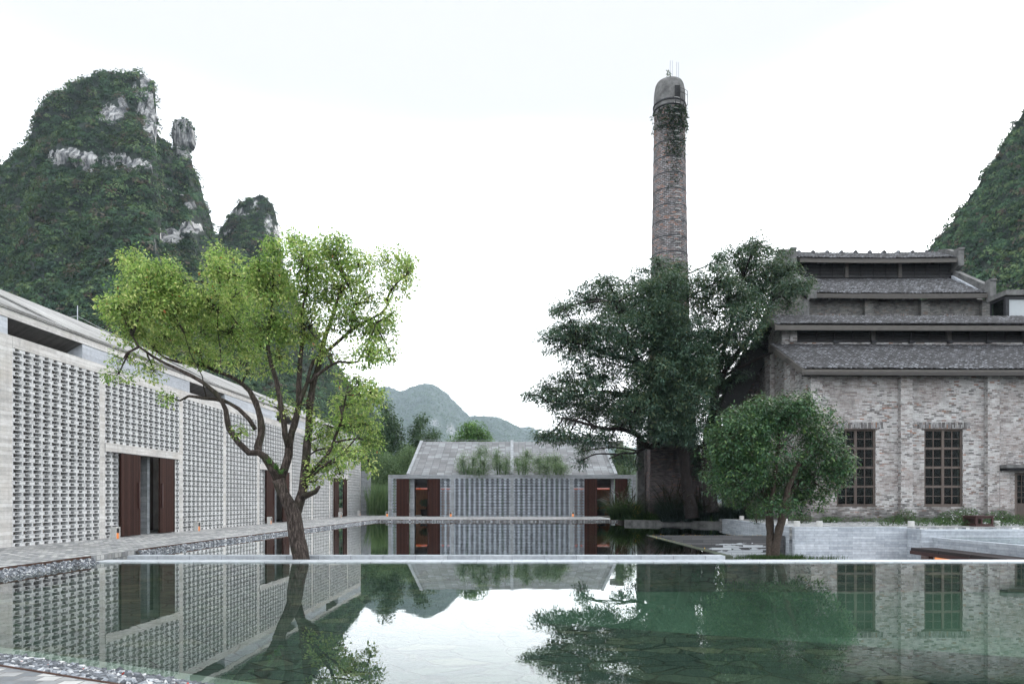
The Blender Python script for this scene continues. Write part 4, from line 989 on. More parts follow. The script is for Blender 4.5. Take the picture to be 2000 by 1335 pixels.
# long bench with cushions in the sunken court
BN = thing('cushioned_bench', 'long dark cushioned bench with wooden frame and orange glow beneath, lower right', 'bench', (15.3, 21, -1.5))
mb = MB(); mb.box(14.80, 14.86, 17.0, 25.40, -0.70, -0.57); mb.box(14.86, 15.70, 25.34, 25.40, -0.70, -0.57); mb.box(14.86, 15.70, 17.0, 25.33, -0.62, -0.572)
mb.build('frame', M['redwood'], BN)
for k_ in range(5):
    a = 17.05+k_*1.66; c = MB(); r_ = 0.02
    c.prism_x([(a+.01, -.568), (a+.01, -.46-r_), (a+.01+r_, -.46), (a+1.64-r_, -.46), (a+1.64, -.46-r_), (a+1.64, -.568)], 14.80, 15.69)
    c.build('cushion', M['brown_fabric'], BN)
for y in (18.2, 20.2, 22.2, 24.4): MB().box(14.95, 15.05, y, y+.1, -1.5, -.701).build('leg', M['redwood'], BN)
MB().box(15.6, 15.68, 17.2, 25.2, -1.45, -.75).build('light_panel', M['glow_orange'], BN)
# ================================================================== LEAVES
def unit(v): return v/np.maximum(np.linalg.norm(v, axis=-1, keepdims=True), 1e-6)
def leaves(name, C, size, mat, parent=None, droop=0.3, flat=0.3, aspect=0.45, rnd=None, kind=None, axis=None, sj=0.35, normal=None, nmix=0.5):
    """one kite-shaped folded leaf at each point of C"""
    C = np.asarray(C, float); n = len(C)
    a = RNG.normal(0, 1, (n, 3)); a[:, 2] = a[:, 2]*0.6-droop
    if axis is not None: a = a*0.5+axis
    a = unit(a)
    nr = RNG.normal(0, 1, (n, 3)); nr[:, 2] = np.abs(nr[:, 2])+flat*3
    if normal is not None:      # leaves of a mass face outwards from it
        nr = unit(nr)*(1-nmix)+unit(normal)*nmix; a = unit(a-nr*(np.sum(a*nr, 1)/np.maximum(np.sum(nr*nr, 1), 1e-6))[:, None]*nmix)
    s = unit(np.cross(a, nr)); nn = unit(np.cross(s, a))
    L = (size*(1+RNG.uniform(-sj, sj, n)))[:, None]; W = L*aspect*0.5
    v0 = C; v1 = C+a*L*0.45+s*W-nn*W*0.25; v2 = C+a*L-nn*L*0.12; v3 = C+a*L*0.45-s*W-nn*W*0.25
    V = np.stack([v0, v1, v2, v3], 1).reshape(-1, 3)
    i = np.arange(n)*4; Fc = np.stack([i, i+1, i+2, i+3], 1)
    r = RNG.random(n) if rnd is None else rnd
    o = make_obj(name, V, Fc, M[mat], parent, uv=False, attrs={'rnd': np.repeat(r, 4)})
    if kind: o['kind'] = kind
    return o
def in_ball(n):
    v = unit(RNG.normal(0, 1, (n, 3))); return v*(RNG.random((n, 1))**(1/3))
def make_tree(name, label, cat, base, limbs, blobs, d, bark, leafmat, ncl, nleaf, lsize, spread, group=None, depth=1.0, droop=0.3,
              twig=0.012, dj=0.5, flat=0.3, shell=0.0, aspect=0.45, rsign=1, csquash=1.0, nmix=0.55, rscale=1.0, ragged=0.0):
    """limbs: list of ([(px,py,r_px)...], depth_end) ; blobs: (px,py,rx,ry[,doff[,density]]) crown masses"""
    t = thing(name, label, cat, base, group=group)
    tr = MB(); nodes = []
    for li, (pts, dend) in enumerate(limbs):
        m = len(pts); P3 = []; rr = []
        for i_, q in enumerate(pts):
            off = dend*(i_/(m-1))**1.3 if not isinstance(dend, tuple) else dend[0]+(dend[1]-dend[0])*(i_/(m-1))
            dd_ = d+off; P3.append(P(q[0], q[1], dd_)); rr.append(q[2]*rscale*dd_/F)
        sp, sr = spline(P3, rr, 0.18)
        sp = [p+Vector((mnoise.noise(p*2.3)*.5, mnoise.noise(p*2.3+Vector((7, 0, 0)))*.5, 0))*min(r, .05) for p, r in zip(sp, sr)]
        sr = [r*(1+0.22*mnoise.noise(p*5)) for p, r in zip(sp, sr)]
        tr.tube(sp, sr, 9 if rr[0] > .08 else 6)
        nodes += [(p, r) for p, r in zip(sp, sr)]
    NP = np.array([tuple(p) for p, r in nodes])
    area = np.array([b[2]*b[3]*(b[5] if len(b) > 5 else 1.0) for b in blobs], float)
    cnt = np.maximum(3, (ncl*area/area.sum())).astype(int)
    allC = []; allR = []
    for b, c in zip(blobs, cnt):
        do = b[4] if len(b) > 4 else RNG.uniform(-dj, dj)*2
        ctr = np.array(P(b[0], b[1], d+do)); k = (d+do)/F
        rad = np.array([b[2]*k, (b[2]+b[3])*0.5*k*depth, b[3]*k])
        q = in_ball(c)
        if shell > 0:
            nrm_ = np.linalg.norm(q, axis=1, keepdims=True); q = q/nrm_*(nrm_**(1-shell))
        if ragged: q = q*np.where(RNG.random((c, 1)) < ragged, 1.28, 1.0)
        cc = ctr+q*rad
        # sub-branches: blob centre to nearest limb, then twigs to the clusters
        dist = np.linalg.norm(NP-ctr, axis=1); j = int(np.argmin(dist+0.35*np.abs(NP[:, 2]-ctr[2]+0.4)))
        p0 = Vector(NP[j]); p1 = Vector(ctr)
        mid = (p0+p1)/2+Vector((RNG.normal(0, .12), RNG.normal(0, .12), RNG.uniform(-.1, .25)))
        sp, sr = spline([p0, mid, p1], [twig*2.6, twig*2.0, twig*1.3], 0.25); tr.tube(sp, sr, 5)
        S = np.array([tuple(x) for x in sp])
        step = 1 if c < 60 else max(1, int(c/60))
        for w_ in cc[::step]:
            if RNG.random() < 0.75:
                jj = int(np.argmin(np.linalg.norm(S-w_, axis=1))); s0_ = Vector(S[jj]); w2 = Vector(w_)
                mm = (s0_+w2)/2+Vector((0, 0, .08*RNG.normal()))
                tr.tube([s0_, mm, w2], [twig*.8, twig*.55, twig*.3], 3)
        allC.append(cc)
        allR.append(np.full(c, RNG.uniform(-.12, .12)))
    tr.build('trunk', M[bark], t, smooth=True)
    C = np.vstack(allC); CR = np.concatenate(allR)
    off = in_ball(len(C)*nleaf)*spread; off[:, 2] *= csquash
    Cl = np.repeat(C, nleaf, 0)+off
    ax = unit(off)*0.7
    rnd = np.clip(RNG.random(len(Cl))+np.repeat(CR+RNG.normal(0, .08, len(C)), nleaf), 0, 0.95)
    red = RNG.random(len(Cl)) < 0.004; rnd[red] = RNG.uniform(.97, 1.0, red.sum())
    leaves('crown', Cl, lsize, leafmat, t, droop, flat, aspect, rnd, axis=ax, normal=off/spread+np.array([0, 0, .35]), nmix=nmix)
    return t

# ------------------------------------------------------------------ leaning camphor between the pools
limbs = [
 ([(591, 1125, 22), (588, 1085, 20), (581, 1055, 19), (576, 1030, 18.5), (573, 1005, 19), (565, 985, 15), (553, 962, 14.5), (543, 935, 14)], -0.2),
 ([(574, 1012, 14), (583, 985, 12.5), (591, 960, 11.5), (595, 925, 10.5), (599, 880, 10), (603, 845, 9.5), (605, 790, 8.5), (612, 745, 7.5), (622, 715, 7), (636, 655, 5.5), (655, 600, 4), (668, 555, 2.5)], 0.5),
 ([(546, 938, 12), (532, 914, 11.5), (516, 892, 10), (503, 883, 9), (487, 884, 7.5), (466, 864, 7), (447, 838, 6.5), (444, 822, 7), (441, 800, 6), (434, 786, 5.5), (421, 767, 5.5), (398, 748, 5), (373, 733, 4.5), (345, 719, 4), (322, 709, 3.5), (297, 695, 3), (272, 677, 2.4), (258, 655, 1.8)], -0.8),
 ([(503, 884, 9), (503, 872, 9), (510, 850, 8.5), (508, 818, 7.5), (500, 785, 6.5), (488, 764, 6), (472, 748, 5.5), (452, 736, 5), (432, 728, 4.5), (387, 712, 4), (345, 706, 3.3), (310, 690, 2.4), (280, 650, 1.8)], 0.9),
 ([(499, 838, 6), (486, 818, 5.5), (466, 798, 5.5), (450, 788, 5), (435, 781, 5), (418, 779, 4.8), (402, 778, 4), (385, 775, 3.5), (369, 773, 3)], -0.3),
 ([(404, 779, 2), (398, 755, 1.8), (395, 735, 1.5), (372, 690, 1.2), (360, 650, .9)], -0.6),
 ([(546, 940, 11), (553, 922, 10.5), (559, 905, 10), (563, 888, 9.5), (565, 868, 9.5), (571, 845, 8.5), (578, 815, 8), (583, 790, 7.5), (584, 750, 6.5), (585, 722, 6), (590, 680, 5), (592, 650, 4.2), (590, 610, 3.2), (600, 560, 2.4), (604, 500, 1.5)], 0.3),
 ([(563, 872, 8), (558, 850, 7.5), (553, 820, 6.5), (546, 775, 6), (538, 740, 5.5), (528, 706, 5.2), (523, 665, 4.5), (527, 625, 3.5), (533, 580, 2.2)], -0.5),
 ([(582, 793, 6), (590, 772, 5.5), (600, 750, 5.2), (604, 725, 4.8), (613, 703, 4.6), (638, 687, 4.4), (660, 667, 4.2), (682, 648, 4.2), (700, 635, 3.4), (720, 624, 3.2), (748, 609, 2.8), (764, 580, 2), (775, 550, 1.2)], 0.7),
 ([(604, 748, 4), (620, 732, 3.8), (637, 719, 3.4), (662, 706, 3.2), (684, 708, 3), (699, 706, 2.8), (708, 690, 2.2), (720, 668, 1.8), (735, 630, 1.2)], -0.8),
 ([(684, 650, 2.4), (690, 620, 2), (688, 580, 1.6), (676, 520, 1)], 0.3),
 ([(588, 972, 9), (600, 966, 7), (616, 960, 5.5), (624, 950, 4)], -0.5),
 ([(594, 950, 5.5), (606, 925, 5), (624, 905, 4.5), (645, 878, 4), (655, 850, 3.5), (664, 828, 3), (673, 790, 2.5), (680, 752, 1.8)], -0.7),
 ([(598, 940, 3.5), (615, 925, 3.2), (640, 903, 3), (660, 893, 2.6), (676, 878, 2), (700, 850, 1.3)], -1.1),
 ([(600, 790, 2), (585, 790, 2)], 0), ([(548, 700, 2.4), (500, 670, 2), (470, 640, 1.6), (440, 600, 1.1)], 0.5), ([(430, 728, 2), (431, 690, 1.6), (425, 640, 1.3), (430, 560, .9)], .2),
]
blobs = [(295, 560, 62, 48), (335, 545, 32, 30), (262, 520, 34, 28), (238, 605, 38, 28), (215, 600, 25, 15, -.5, .6), (300, 610, 60, 34), (350, 610, 45, 35), (255, 650, 38, 22), (320, 660, 55, 25),
 (242, 700, 28, 13, -.6, .6), (232, 730, 26, 16, -.6, .6), (300, 720, 28, 18, -.4, .6), (335, 775, 20, 14, -.6, .5), (395, 640, 50, 42), (410, 585, 42, 36), (430, 530, 30, 34), (424, 497, 18, 18), (455, 505, 16, 14), (460, 580, 50, 50),
 (390, 690, 45, 22), (460, 660, 55, 35), (520, 560, 45, 45), (505, 520, 26, 22), (535, 490, 22, 26), (520, 640, 50, 40), (480, 710, 50, 20, 0, .7), (575, 475, 24, 22), (595, 510, 45, 40), (650, 500, 42, 36), (660, 470, 26, 12),
 (600, 570, 55, 45), (665, 560, 50, 45), (600, 640, 55, 40, 0, .75), (700, 520, 35, 30, 0, .8), (760, 510, 42, 24), (795, 535, 17, 30), (770, 560, 34, 24, 0, .6), (720, 580, 30, 24, 0, .6), (740, 640, 34, 34), (765, 610, 14, 22), (690, 620, 48, 40), (760, 685, 18, 18), (720, 690, 34, 26),
 (650, 690, 40, 22, 0, .5), (550, 700, 40, 24, 0, .5), (700, 745, 40, 24, 0, .7), (725, 770, 34, 22), (680, 790, 36, 24), (640, 830, 30, 20, 0, .7), (700, 830, 44, 24), (660, 870, 50, 22), (620, 850, 26, 16, 0, .7), (720, 860, 28, 16), (640, 905, 38, 16), (690, 890, 36, 14), (620, 935, 20, 12), (725, 912, 15, 9), (665, 925, 20, 9, 0, .6),
 (470, 838, 16, 10, -.4, .8), (560, 800, 16, 14, 0, .6), (540, 770, 18, 14, 0, .6), (600, 800, 20, 14, 0, .5)]
make_tree('camphor_tree', 'leaning camphor tree with bright yellow-green leaves standing in the gap between the two pools', 'tree', (-5.2, 16.9, -0.5), limbs, blobs, 16.9, 'bark', 'leaf_camphor', 2900, 25, 0.078, 0.18, ragged=.25, rscale=.80, nmix=.45, dj=0.75, droop=0.7, depth=1.1, flat=0.15, aspect=0.5)
# ------------------------------------------------------------------ round tree in the sunken court
limbs = [([(1503, 1108, 10), (1504, 1085, 9), (1505, 1060, 8), (1504, 1025, 7.5), (1500, 990, 6.5), (1485, 940, 5), (1460, 890, 3), (1440, 850, 1.8)], .5),
 ([(1510, 1108, 10), (1512, 1085, 9), (1517, 1055, 8), (1524, 1020, 7), (1532, 985, 6.5), (1545, 940, 5.5), (1570, 890, 4), (1600, 860, 2)], -.4),
 ([(1518, 1050, 6), (1530, 1010, 5.5), (1541, 975, 5), (1560, 940, 3.5), (1600, 920, 2)], .5),
 ([(1504, 1000, 5), (1510, 950, 4.5), (1518, 890, 3.5), (1525, 820, 2)], 0)]
blobs = [(1525, 870, 95, 75, 0), (1450, 870, 60, 60), (1440, 920, 55, 45), (1425, 850, 42, 40), (1480, 815, 60, 38), (1545, 805, 65, 32), (1500, 800, 45, 24), (1600, 840, 45, 40), (1620, 890, 42, 40), (1635, 925, 28, 22), (1590, 930, 55, 38), (1530, 940, 70, 45), (1470, 960, 55, 30), (1430, 965, 34, 22), (1410, 930, 32, 30), (1560, 975, 45, 20), (1520, 985, 40, 16), (1615, 960, 22, 14, 0, .6), (1650, 900, 16, 18), (1400, 890, 26, 30), (1575, 785, 30, 16)]
make_tree('round_tree', 'round-crowned evergreen tree with twin trunks in the sunken court before the mill', 'tree', (8.0, 21, -1.5), limbs, blobs, 21.0, 'bark_pale', 'leaf_round', 1900, 25, 0.095, 0.20, ragged=.12, nmix=.6, dj=.5, droop=.45, shell=0.35, depth=1.1, flat=.2, aspect=.42)
# ------------------------------------------------------------------ dark tree by the chimney
limbs = [([(1352, 1010, 14), (1348, 985, 12.5), (1343, 950, 11.5), (1338, 915, 11), (1334, 885, 11), (1322, 855, 9), (1310, 830, 8), (1296, 800, 7), (1280, 770, 6), (1262, 730, 5), (1240, 690, 4), (1220, 640, 3), (1200, 590, 2)], -1.5),
 ([(1335, 892, 9), (1348, 865, 9), (1352, 830, 8), (1350, 790, 7), (1342, 745, 6), (1332, 700, 5), (1322, 650, 4), (1310, 590, 3), (1300, 540, 2)], 0.8),
 ([(1390, 1000, 15), (1384, 950, 13), (1380, 900, 11), (1384, 850, 10), (1390, 810, 8), (1398, 770, 7), (1410, 735, 6), (1440, 690, 4.5), (1470, 655, 3.5), (1500, 610, 3), (1510, 560, 2)], 0.5),
 ([(1398, 770, 5), (1405, 720, 4), (1420, 660, 3.5), (1440, 590, 3), (1455, 530, 2), (1480, 480, 1.5)], 1.5),
 ([(1318, 850, 6), (1295, 858, 5.5), (1272, 872, 5.5), (1262, 868, 5.5), (1245, 850, 5), (1215, 838, 4.2), (1180, 836, 3.4), (1140, 826, 2.5), (1100, 815, 1.6)], -2.5),
 ([(1262, 872, 3), (1240, 884, 2.5), (1215, 885, 2), (1190, 895, 1.4)], -3),
 ([(1292, 795, 5), (1260, 775, 4.5), (1220, 770, 4), (1170, 765, 3), (1120, 775, 2.2), (1070, 785, 1.4)], -2.5),
 ([(1268, 735, 4), (1230, 705, 3.5), (1180, 690, 2.8), (1130, 670, 2)], -2),
 ([(1412, 735, 3), (1450, 715, 2.8), (1480, 700, 2.4), (1510, 688, 2)], -1), ([(1375, 960, 9), (1392, 900, 7), (1402, 850, 6), (1395, 790, 5), (1378, 740, 3.5), (1370, 690, 2.5)], -1)]
blobs = [(1165, 560, 34, 18), (1185, 545, 20, 12), (1145, 585, 50, 20), (1100, 600, 26, 12), (1195, 590, 45, 22), (1240, 560, 40, 20), (1255, 525, 28, 10, 0, .6), (1285, 515, 16, 14), (1325, 520, 16, 14), (1300, 560, 45, 26), (1340, 580, 40, 26), (1230, 610, 50, 22), (1290, 620, 50, 25),
 (1090, 608, 18, 9), (1120, 640, 48, 18), (1075, 660, 30, 9), (1100, 675, 42, 14), (1165, 640, 46, 22), (1210, 660, 50, 24), (1160, 690, 50, 20), (1110, 700, 22, 9), (1275, 675, 50, 26), (1330, 650, 50, 30), (1220, 715, 42, 20), (1290, 730, 52, 26), (1350, 700, 50, 34), (1180, 735, 30, 14),
 (1065, 762, 30, 13), (1035, 772, 20, 9), (1100, 745, 42, 16), (1090, 780, 44, 18), (1140, 765, 44, 20), (1170, 800, 46, 20), (1120, 820, 40, 15), (1210, 775, 44, 24), (1255, 780, 50, 30), (1300, 790, 52, 34), (1340, 770, 50, 34), (1380, 740, 40, 34), (1230, 820, 40, 18), (1290, 840, 44, 20), (1345, 825, 30, 24, 0, .7),
 (1080, 845, 32, 12), (1060, 852, 14, 8), (1110, 855, 36, 13), (1150, 850, 36, 16), (1185, 860, 34, 12), (1140, 880, 16, 14), (1132, 902, 12, 10), (1215, 895, 20, 10), (1240, 905, 12, 8), (1245, 860, 26, 12, 0, .6),
 (1400, 510, 22, 16), (1440, 500, 36, 20), (1480, 475, 24, 16), (1475, 500, 34, 20), (1450, 540, 40, 22), (1400, 550, 36, 22), (1365, 545, 14, 22), (1425, 580, 46, 22), (1500, 530, 38, 20), (1525, 495, 16, 14), (1535, 530, 26, 18), (1490, 570, 44, 22), (1545, 560, 40, 13), (1575, 558, 18, 8), (1540, 590, 22, 14),
 (1400, 610, 40, 22), (1455, 620, 44, 24), (1475, 602, 34, 18), (1430, 655, 44, 22), (1455, 660, 34, 18, 0, .8), (1390, 660, 34, 26), (1410, 700, 34, 16, 0, .8), (1500, 680, 18, 10), (1440, 735, 34, 12, 0, .6), (1405, 760, 20, 14, 0, .6), (1350, 870, 20, 20, 2, .5), (1400, 860, 14, 34, 2, .5), (1372, 600, 18, 34), (1376, 680, 20, 34), (1380, 760, 22, 36), (1384, 830, 22, 36), (1368, 900, 20, 30, 2), (1225, 660, 60, 34), (1150, 730, 50, 20), (1310, 740, 60, 60), (1420, 700, 44, 34), (1470, 560, 50, 44), (1130, 790, 60, 20), (1200, 820, 50, 24), (1250, 590, 60, 30), (1120, 655, 60, 22), (1300, 560, 40, 26, -3, 1.0), (1285, 615, 50, 34, -3, 1.0), (1325, 670, 44, 34, -3, 1.0), (1275, 735, 50, 34, -3, 1.0), (1330, 785, 50, 34, -3, 1.0), (1245, 800, 44, 26, -3, 1.0), (1295, 835, 50, 22, -3, .9), (1350, 725, 44, 36, -2.5, 1.5), (1340, 845, 30, 22, -2.5, 1.3)]
blobs = [(b[0], b[1], b[2]*1.12, b[3]*1.15)+tuple(b[4:]) for b in blobs]
make_tree('dark_spreading_tree', 'large dark spreading tree with layered feathery foliage in front of the chimney', 'tree', (13.3, 37.8, 0.06), limbs, blobs, 38.0, 'bark_dark', 'leaf_dark', 8600, 26, 0.17, 0.40, ragged=.15, nmix=.6, dj=1.4, droop=.35, depth=1.3, twig=.022, flat=.5, aspect=.30, csquash=.55)

# ------------------------------------------------------------------ background trees and bamboo
def bush(name, label, cat, blobs, d, leafmat, ncl, lsize, spread, stems=3, group=None, bark='leaf_bamboo', droop=.3, aspect=.4, nleaf=10, ground=0.0, flat=.2):
    x = np.mean([b[0] for b in blobs]); yb = max(b[1]+b[3] for b in blobs)
    base = P(x, 976, d); base.z = ground
    ybase = 976+(CAMZ-ground)*F/d
    lim = []
    for k in range(stems):
        b = blobs[k % len(blobs)]
        x0 = x+RNG.uniform(-6, 6); lim.append(([(x0, ybase, 2.2), ((x0+b[0])/2+RNG.uniform(-3, 3), (ybase+b[1])/2, 1.6), (b[0], b[1], .8)], 0))
    return make_tree(name, label, cat, base, lim, blobs, d, bark, leafmat, ncl, nleaf, lsize, spread, group, dj=d*.012, droop=droop, aspect=aspect, twig=.008*d/30, flat=flat)
bush('broadleaf_tree', 'bright green bushy tree standing above the ridge of the gabled building', 'tree', [(925, 850, 30, 22), (900, 862, 22, 14), (945, 858, 16, 18), (922, 835, 14, 12), (920, 880, 40, 20)], 95, 'leaf_bright', 620, .42, .8, group='trees behind the gabled building')
bush('tall_tree', 'tall dense tree rising at the far end of the left building', 'tree', [(752, 800, 12, 22), (762, 830, 20, 26), (768, 850, 26, 22), (745, 850, 26, 30), (775, 880, 26, 24), (735, 890, 30, 30), (760, 920, 36, 30)], 88, 'leaf_wood', 1000, .36, .75, group='trees behind the gabled building')
bush('leaning_tree', 'dark leaning tree left of the roof edge of the gabled building', 'tree', [(822, 822, 13, 10), (814, 845, 13, 16), (812, 868, 14, 16), (845, 848, 12, 9), (838, 862, 18, 9), (806, 890, 20, 20)], 90, 'leaf_wood', 520, .36, .7, group='trees behind the gabled building')
bush('bamboo_thicket', 'feathery bamboo thicket beside the left end of the gabled building roof', 'bamboo', [(800, 890, 24, 22), (790, 910, 30, 26), (770, 925, 28, 30), (750, 915, 30, 34), (810, 930, 14, 20), (735, 945, 30, 34), (775, 960, 36, 30)], 73.5, 'leaf_bamboo', 1500, .26, .5, 6, aspect=.2, nleaf=12)
bush('dark_shrub', 'dark leafy shrub at the foot of the bamboo by the left building end', 'shrub', [(735, 900, 22, 26), (725, 930, 24, 30), (750, 945, 22, 26), (722, 960, 20, 24)], 74.5, 'leaf_wood', 500, .28, .5)
bush('bamboo_clump', 'yellow-green bamboo clump right of the gabled building roof', 'bamboo', [(1215, 885, 18, 22), (1232, 900, 16, 26), (1205, 905, 16, 22), (1225, 925, 24, 20), (1220, 950, 26, 20)], 70, 'leaf_bamboo', 620, .26, .5, 5, aspect=.2, nleaf=12)
bush('leafy_shrub', 'leafy shrub beyond the trunks, left of the mill', 'shrub', [(1395, 790, 20, 24), (1412, 810, 20, 30), (1400, 850, 26, 36), (1420, 880, 24, 40), (1440, 820, 16, 30), (1395, 920, 24, 40), (1430, 940, 26, 40)], 46, 'leaf_bright', 900, .2, .42, 5)
# courtyard bamboo in front of the slab roof
for k, (bl, lab) in enumerate([([(903, 902, 13, 24), (914, 918, 18, 18), (925, 900, 8, 18)], 'first slim bamboo from the left before the slab roof'), ([(938, 888, 16, 20), (945, 905, 20, 22), (935, 920, 22, 14), (950, 880, 8, 14)], 'tallest bamboo left of the roof rib before the slab roof'),
        ([(970, 895, 11, 22), (976, 910, 18, 18), (990, 905, 10, 20)], 'bamboo just left of the roof rib before the slab roof'), ([(1028, 890, 13, 14), (1022, 910, 17, 18), (1010, 900, 8, 12)], 'bamboo just right of the roof rib before the slab roof'),
        ([(1052, 900, 17, 18), (1064, 912, 25, 17), (1070, 895, 10, 12)], 'broad bamboo right of the roof rib before the slab roof'), ([(1085, 902, 15, 17), (1096, 915, 18, 12)], 'last bamboo on the right before the slab roof')]):
    bush('bamboo_plant', lab, 'bamboo', bl, 55.3, 'leaf_bamboo', 330, .16, .3, 3, group='bamboo in the court before the slab roof', aspect=.18, nleaf=9)
# potted plants in the two doorways
for sgn, lab in ((-1, 'dark potted shrub inside the left doorway of the gabled building'), (1, 'dark potted shrub inside the right doorway of the gabled building')):
    x = -7.0 if sgn < 0 else 7.15
    pt = thing('potted_shrub', lab, 'potted plant', (x, 56, 0), group='potted shrubs in the doorways')
    MB().lathe(x, 56, [(.38, 0), (.42, .05), (.50, .45), (.56, .50), (.55, .55), (.48, .54)], 18).build('pot', M['pot'], pt)
    MB().tube([(x, 56, .5), (x+.05, 56, .8), (x-.1, 56, 1.0)], [.05, .04, .02], 6).build('stem', M['bark_dark'], pt)
    C = np.array([x, 56, 1.08])+in_ball(1500)*np.array([.62, .5, .34]); leaves('foliage', C, .09, 'leaf_dark', pt)
# bamboo stalks inside the doors of the left building
for s_, lab in ((25.9, 'two bamboo stalks inside the nearest doorway of the left building'), (39.0, 'bamboo stalk inside the middle doorway behind the leaning tree')):
    p = local_to_world(-1.25, s_); t = thing('bamboo_stalk', lab, 'bamboo', p)
    mb = MB()
    mb.tube([p, p+Vector((-.1, .1, 1.4)), p+Vector((-.38, -.05, 3.2))], [.022, .02, .014], 6)
    mb.tube([p+Vector((.05, .2, 0)), p+Vector((.25, .3, 1.8)), p+Vector((.3, .4, 3.4))], [.02, .016, .012], 6)
    mb.build('stalk', M['leaf_bamboo'], t)
    C = np.array(p)+np.array([0, .1, 1.9])+in_ball(420)*np.array([.7, .9, 1.0]); leaves('foliage', C, .11, 'leaf_bamboo', t, aspect=.2)

# ------------------------------------------------------------------ grasses
def blades(name, base, n, length, lean, width, mat, parent=None, rad=0.2, kind=None, seg=4, curve=1.0, zvar=None, plume=False):
    """arching blades from points around base (array (m,3) or one point)"""
    base = np.atleast_2d(np.asarray(base, float)); idx = RNG.integers(0, len(base), n)
    b = base[idx].copy(); th = RNG.uniform(0, 2*math.pi, n); rr = rad*np.sqrt(RNG.random(n))
    b[:, 0] += rr*np.cos(th); b[:, 1] += rr*np.sin(th)
    th2 = th+RNG.normal(0, .7, n); L = length*RNG.uniform(.55, 1.15, n); le = lean*RNG.uniform(.3, 1.3, n)
    d2 = np.stack([np.cos(th2), np.sin(th2), 0*th2], 1); side = np.stack([-np.sin(th2), np.cos(th2), 0*th2], 1)
    V = np.zeros((n, seg+1, 2, 3))
    for k in range(seg+1):
        t = k/seg; ph = le*t*curve
        h = L*(t-0.42*le*t**2.4); o_ = L*(0.25*le*t+0.60*le*t**2.0)
        c = b+d2*o_[:, None]; c[:, 2] += h
        if plume: wv = width*(0.35 if t < .55 else 1.9*(1-abs(t-.78)/.24) if abs(t-.78) < .22 else .3)
        else: wv = width*(1-t)**.7+.001
        V[:, k, 0] = c-side*wv/2; V[:, k, 1] = c+side*wv/2
    V = V.reshape(-1, 3); m = 2*(seg+1)
    f = np.array([(2*k, 2*k+1, 2*k+3, 2*k+2) for k in range(seg)])
    Fc = (f[None]+(np.arange(n)*m)[:, None, None]).reshape(-1, 4)
    o = make_obj(name, V, Fc, M[mat], parent, uv=False, attrs={'rnd': np.repeat(RNG.random(n), m)})
    if kind: o['kind'] = kind
    return o
# low grass along the planter kerb and beds
line = [np.array((7.0+4.4*t, 41.3-3.2*t+u, .06)) for t, u in zip(RNG.random(160), RNG.uniform(0, 2.2, 160))]
blades('planter_grass', line, 4200, .75, .9, .03, 'leaf_grass', kind='stuff', rad=.25)
dk = [np.array((11.2+2.6*t, 38.4-.3*t+u, .15)) for t, u in zip(RNG.random(60), RNG.uniform(0, 3, 60))]
blades('planter_grass', dk, 2200, 1.1, .6, .035, 'leaf_blade_dark', kind='stuff', rad=.4)
def fountain_grass(x, y, z, h, lab, sc_=1.0, mat='leaf_blade_dark'):
    t = thing('fountain_grass', lab, 'ornamental grass', (x, y, z), group='purple fountain grasses in the planting bed')
    blades('leaf_blades', (x, y, z), int(620*sc_), h, 1.25, .024, mat, t, rad=.34, seg=6)
    blades('plumes', (x, y, z), int(60*sc_), h*1.35, .95, .04, 'leaf_purple', t, rad=.2, seg=7, plume=True)
for (px, d_, h, lab, mt) in [(1218, 42.5, 1.9, 'tall green fountain grass with purple plumes before the right end of the gabled building', 'leaf_grass'), (1238, 41.8, 1.7, 'green fountain grass with curling dark plumes left of the chimney base', 'leaf_grass'), (1203, 43.5, 1.6, 'leftmost fountain grass leaning over the apron by the right doorway', 'leaf_grass'),
                        (1302, 39.6, 1.9, 'dark purple fountain grass left of centre before the chimney base', 'leaf_blade_dark'), (1318, 39.2, 2.0, 'dark purple fountain grass in the middle before the chimney base', 'leaf_blade_dark'), (1345, 38.9, 1.9, 'dark fountain grass before the foot of the leaning trunk', 'leaf_blade_dark'), (1366, 38.8, 1.8, 'dark fountain grass right of the leaning trunk', 'leaf_blade_dark'), (1384, 38.6, 1.6, 'rightmost dark fountain grass beside the terrace corner', 'leaf_blade_dark')]:
    p = P(px, 976, d_); fountain_grass(p.x, d_, .06, h, lab, 1.0, mt)
yl = P(1243, 976, 40.8); C = np.array([yl.x, 40.8, .75])+RNG.normal(0, 1, (60, 3))*np.array([.14, .1, .2])
tag(leaves('yellow_flowers', C, .045, 'petal_yellow'), 'small yellow flowers among the grass at the left end of the planting bed', 'flowers')
# reeds behind the gap between the buildings
rd = [P(722+RNG.uniform(0, 38), 976, RNG.uniform(58, 70)) for _ in range(90)]; rd = [np.array((p.x, p.y, 0.0)) for p in rd]
blades('tall_reeds', rd, 3600, 3.0, .45, .05, 'leaf_bamboo', kind='stuff', rad=.5)
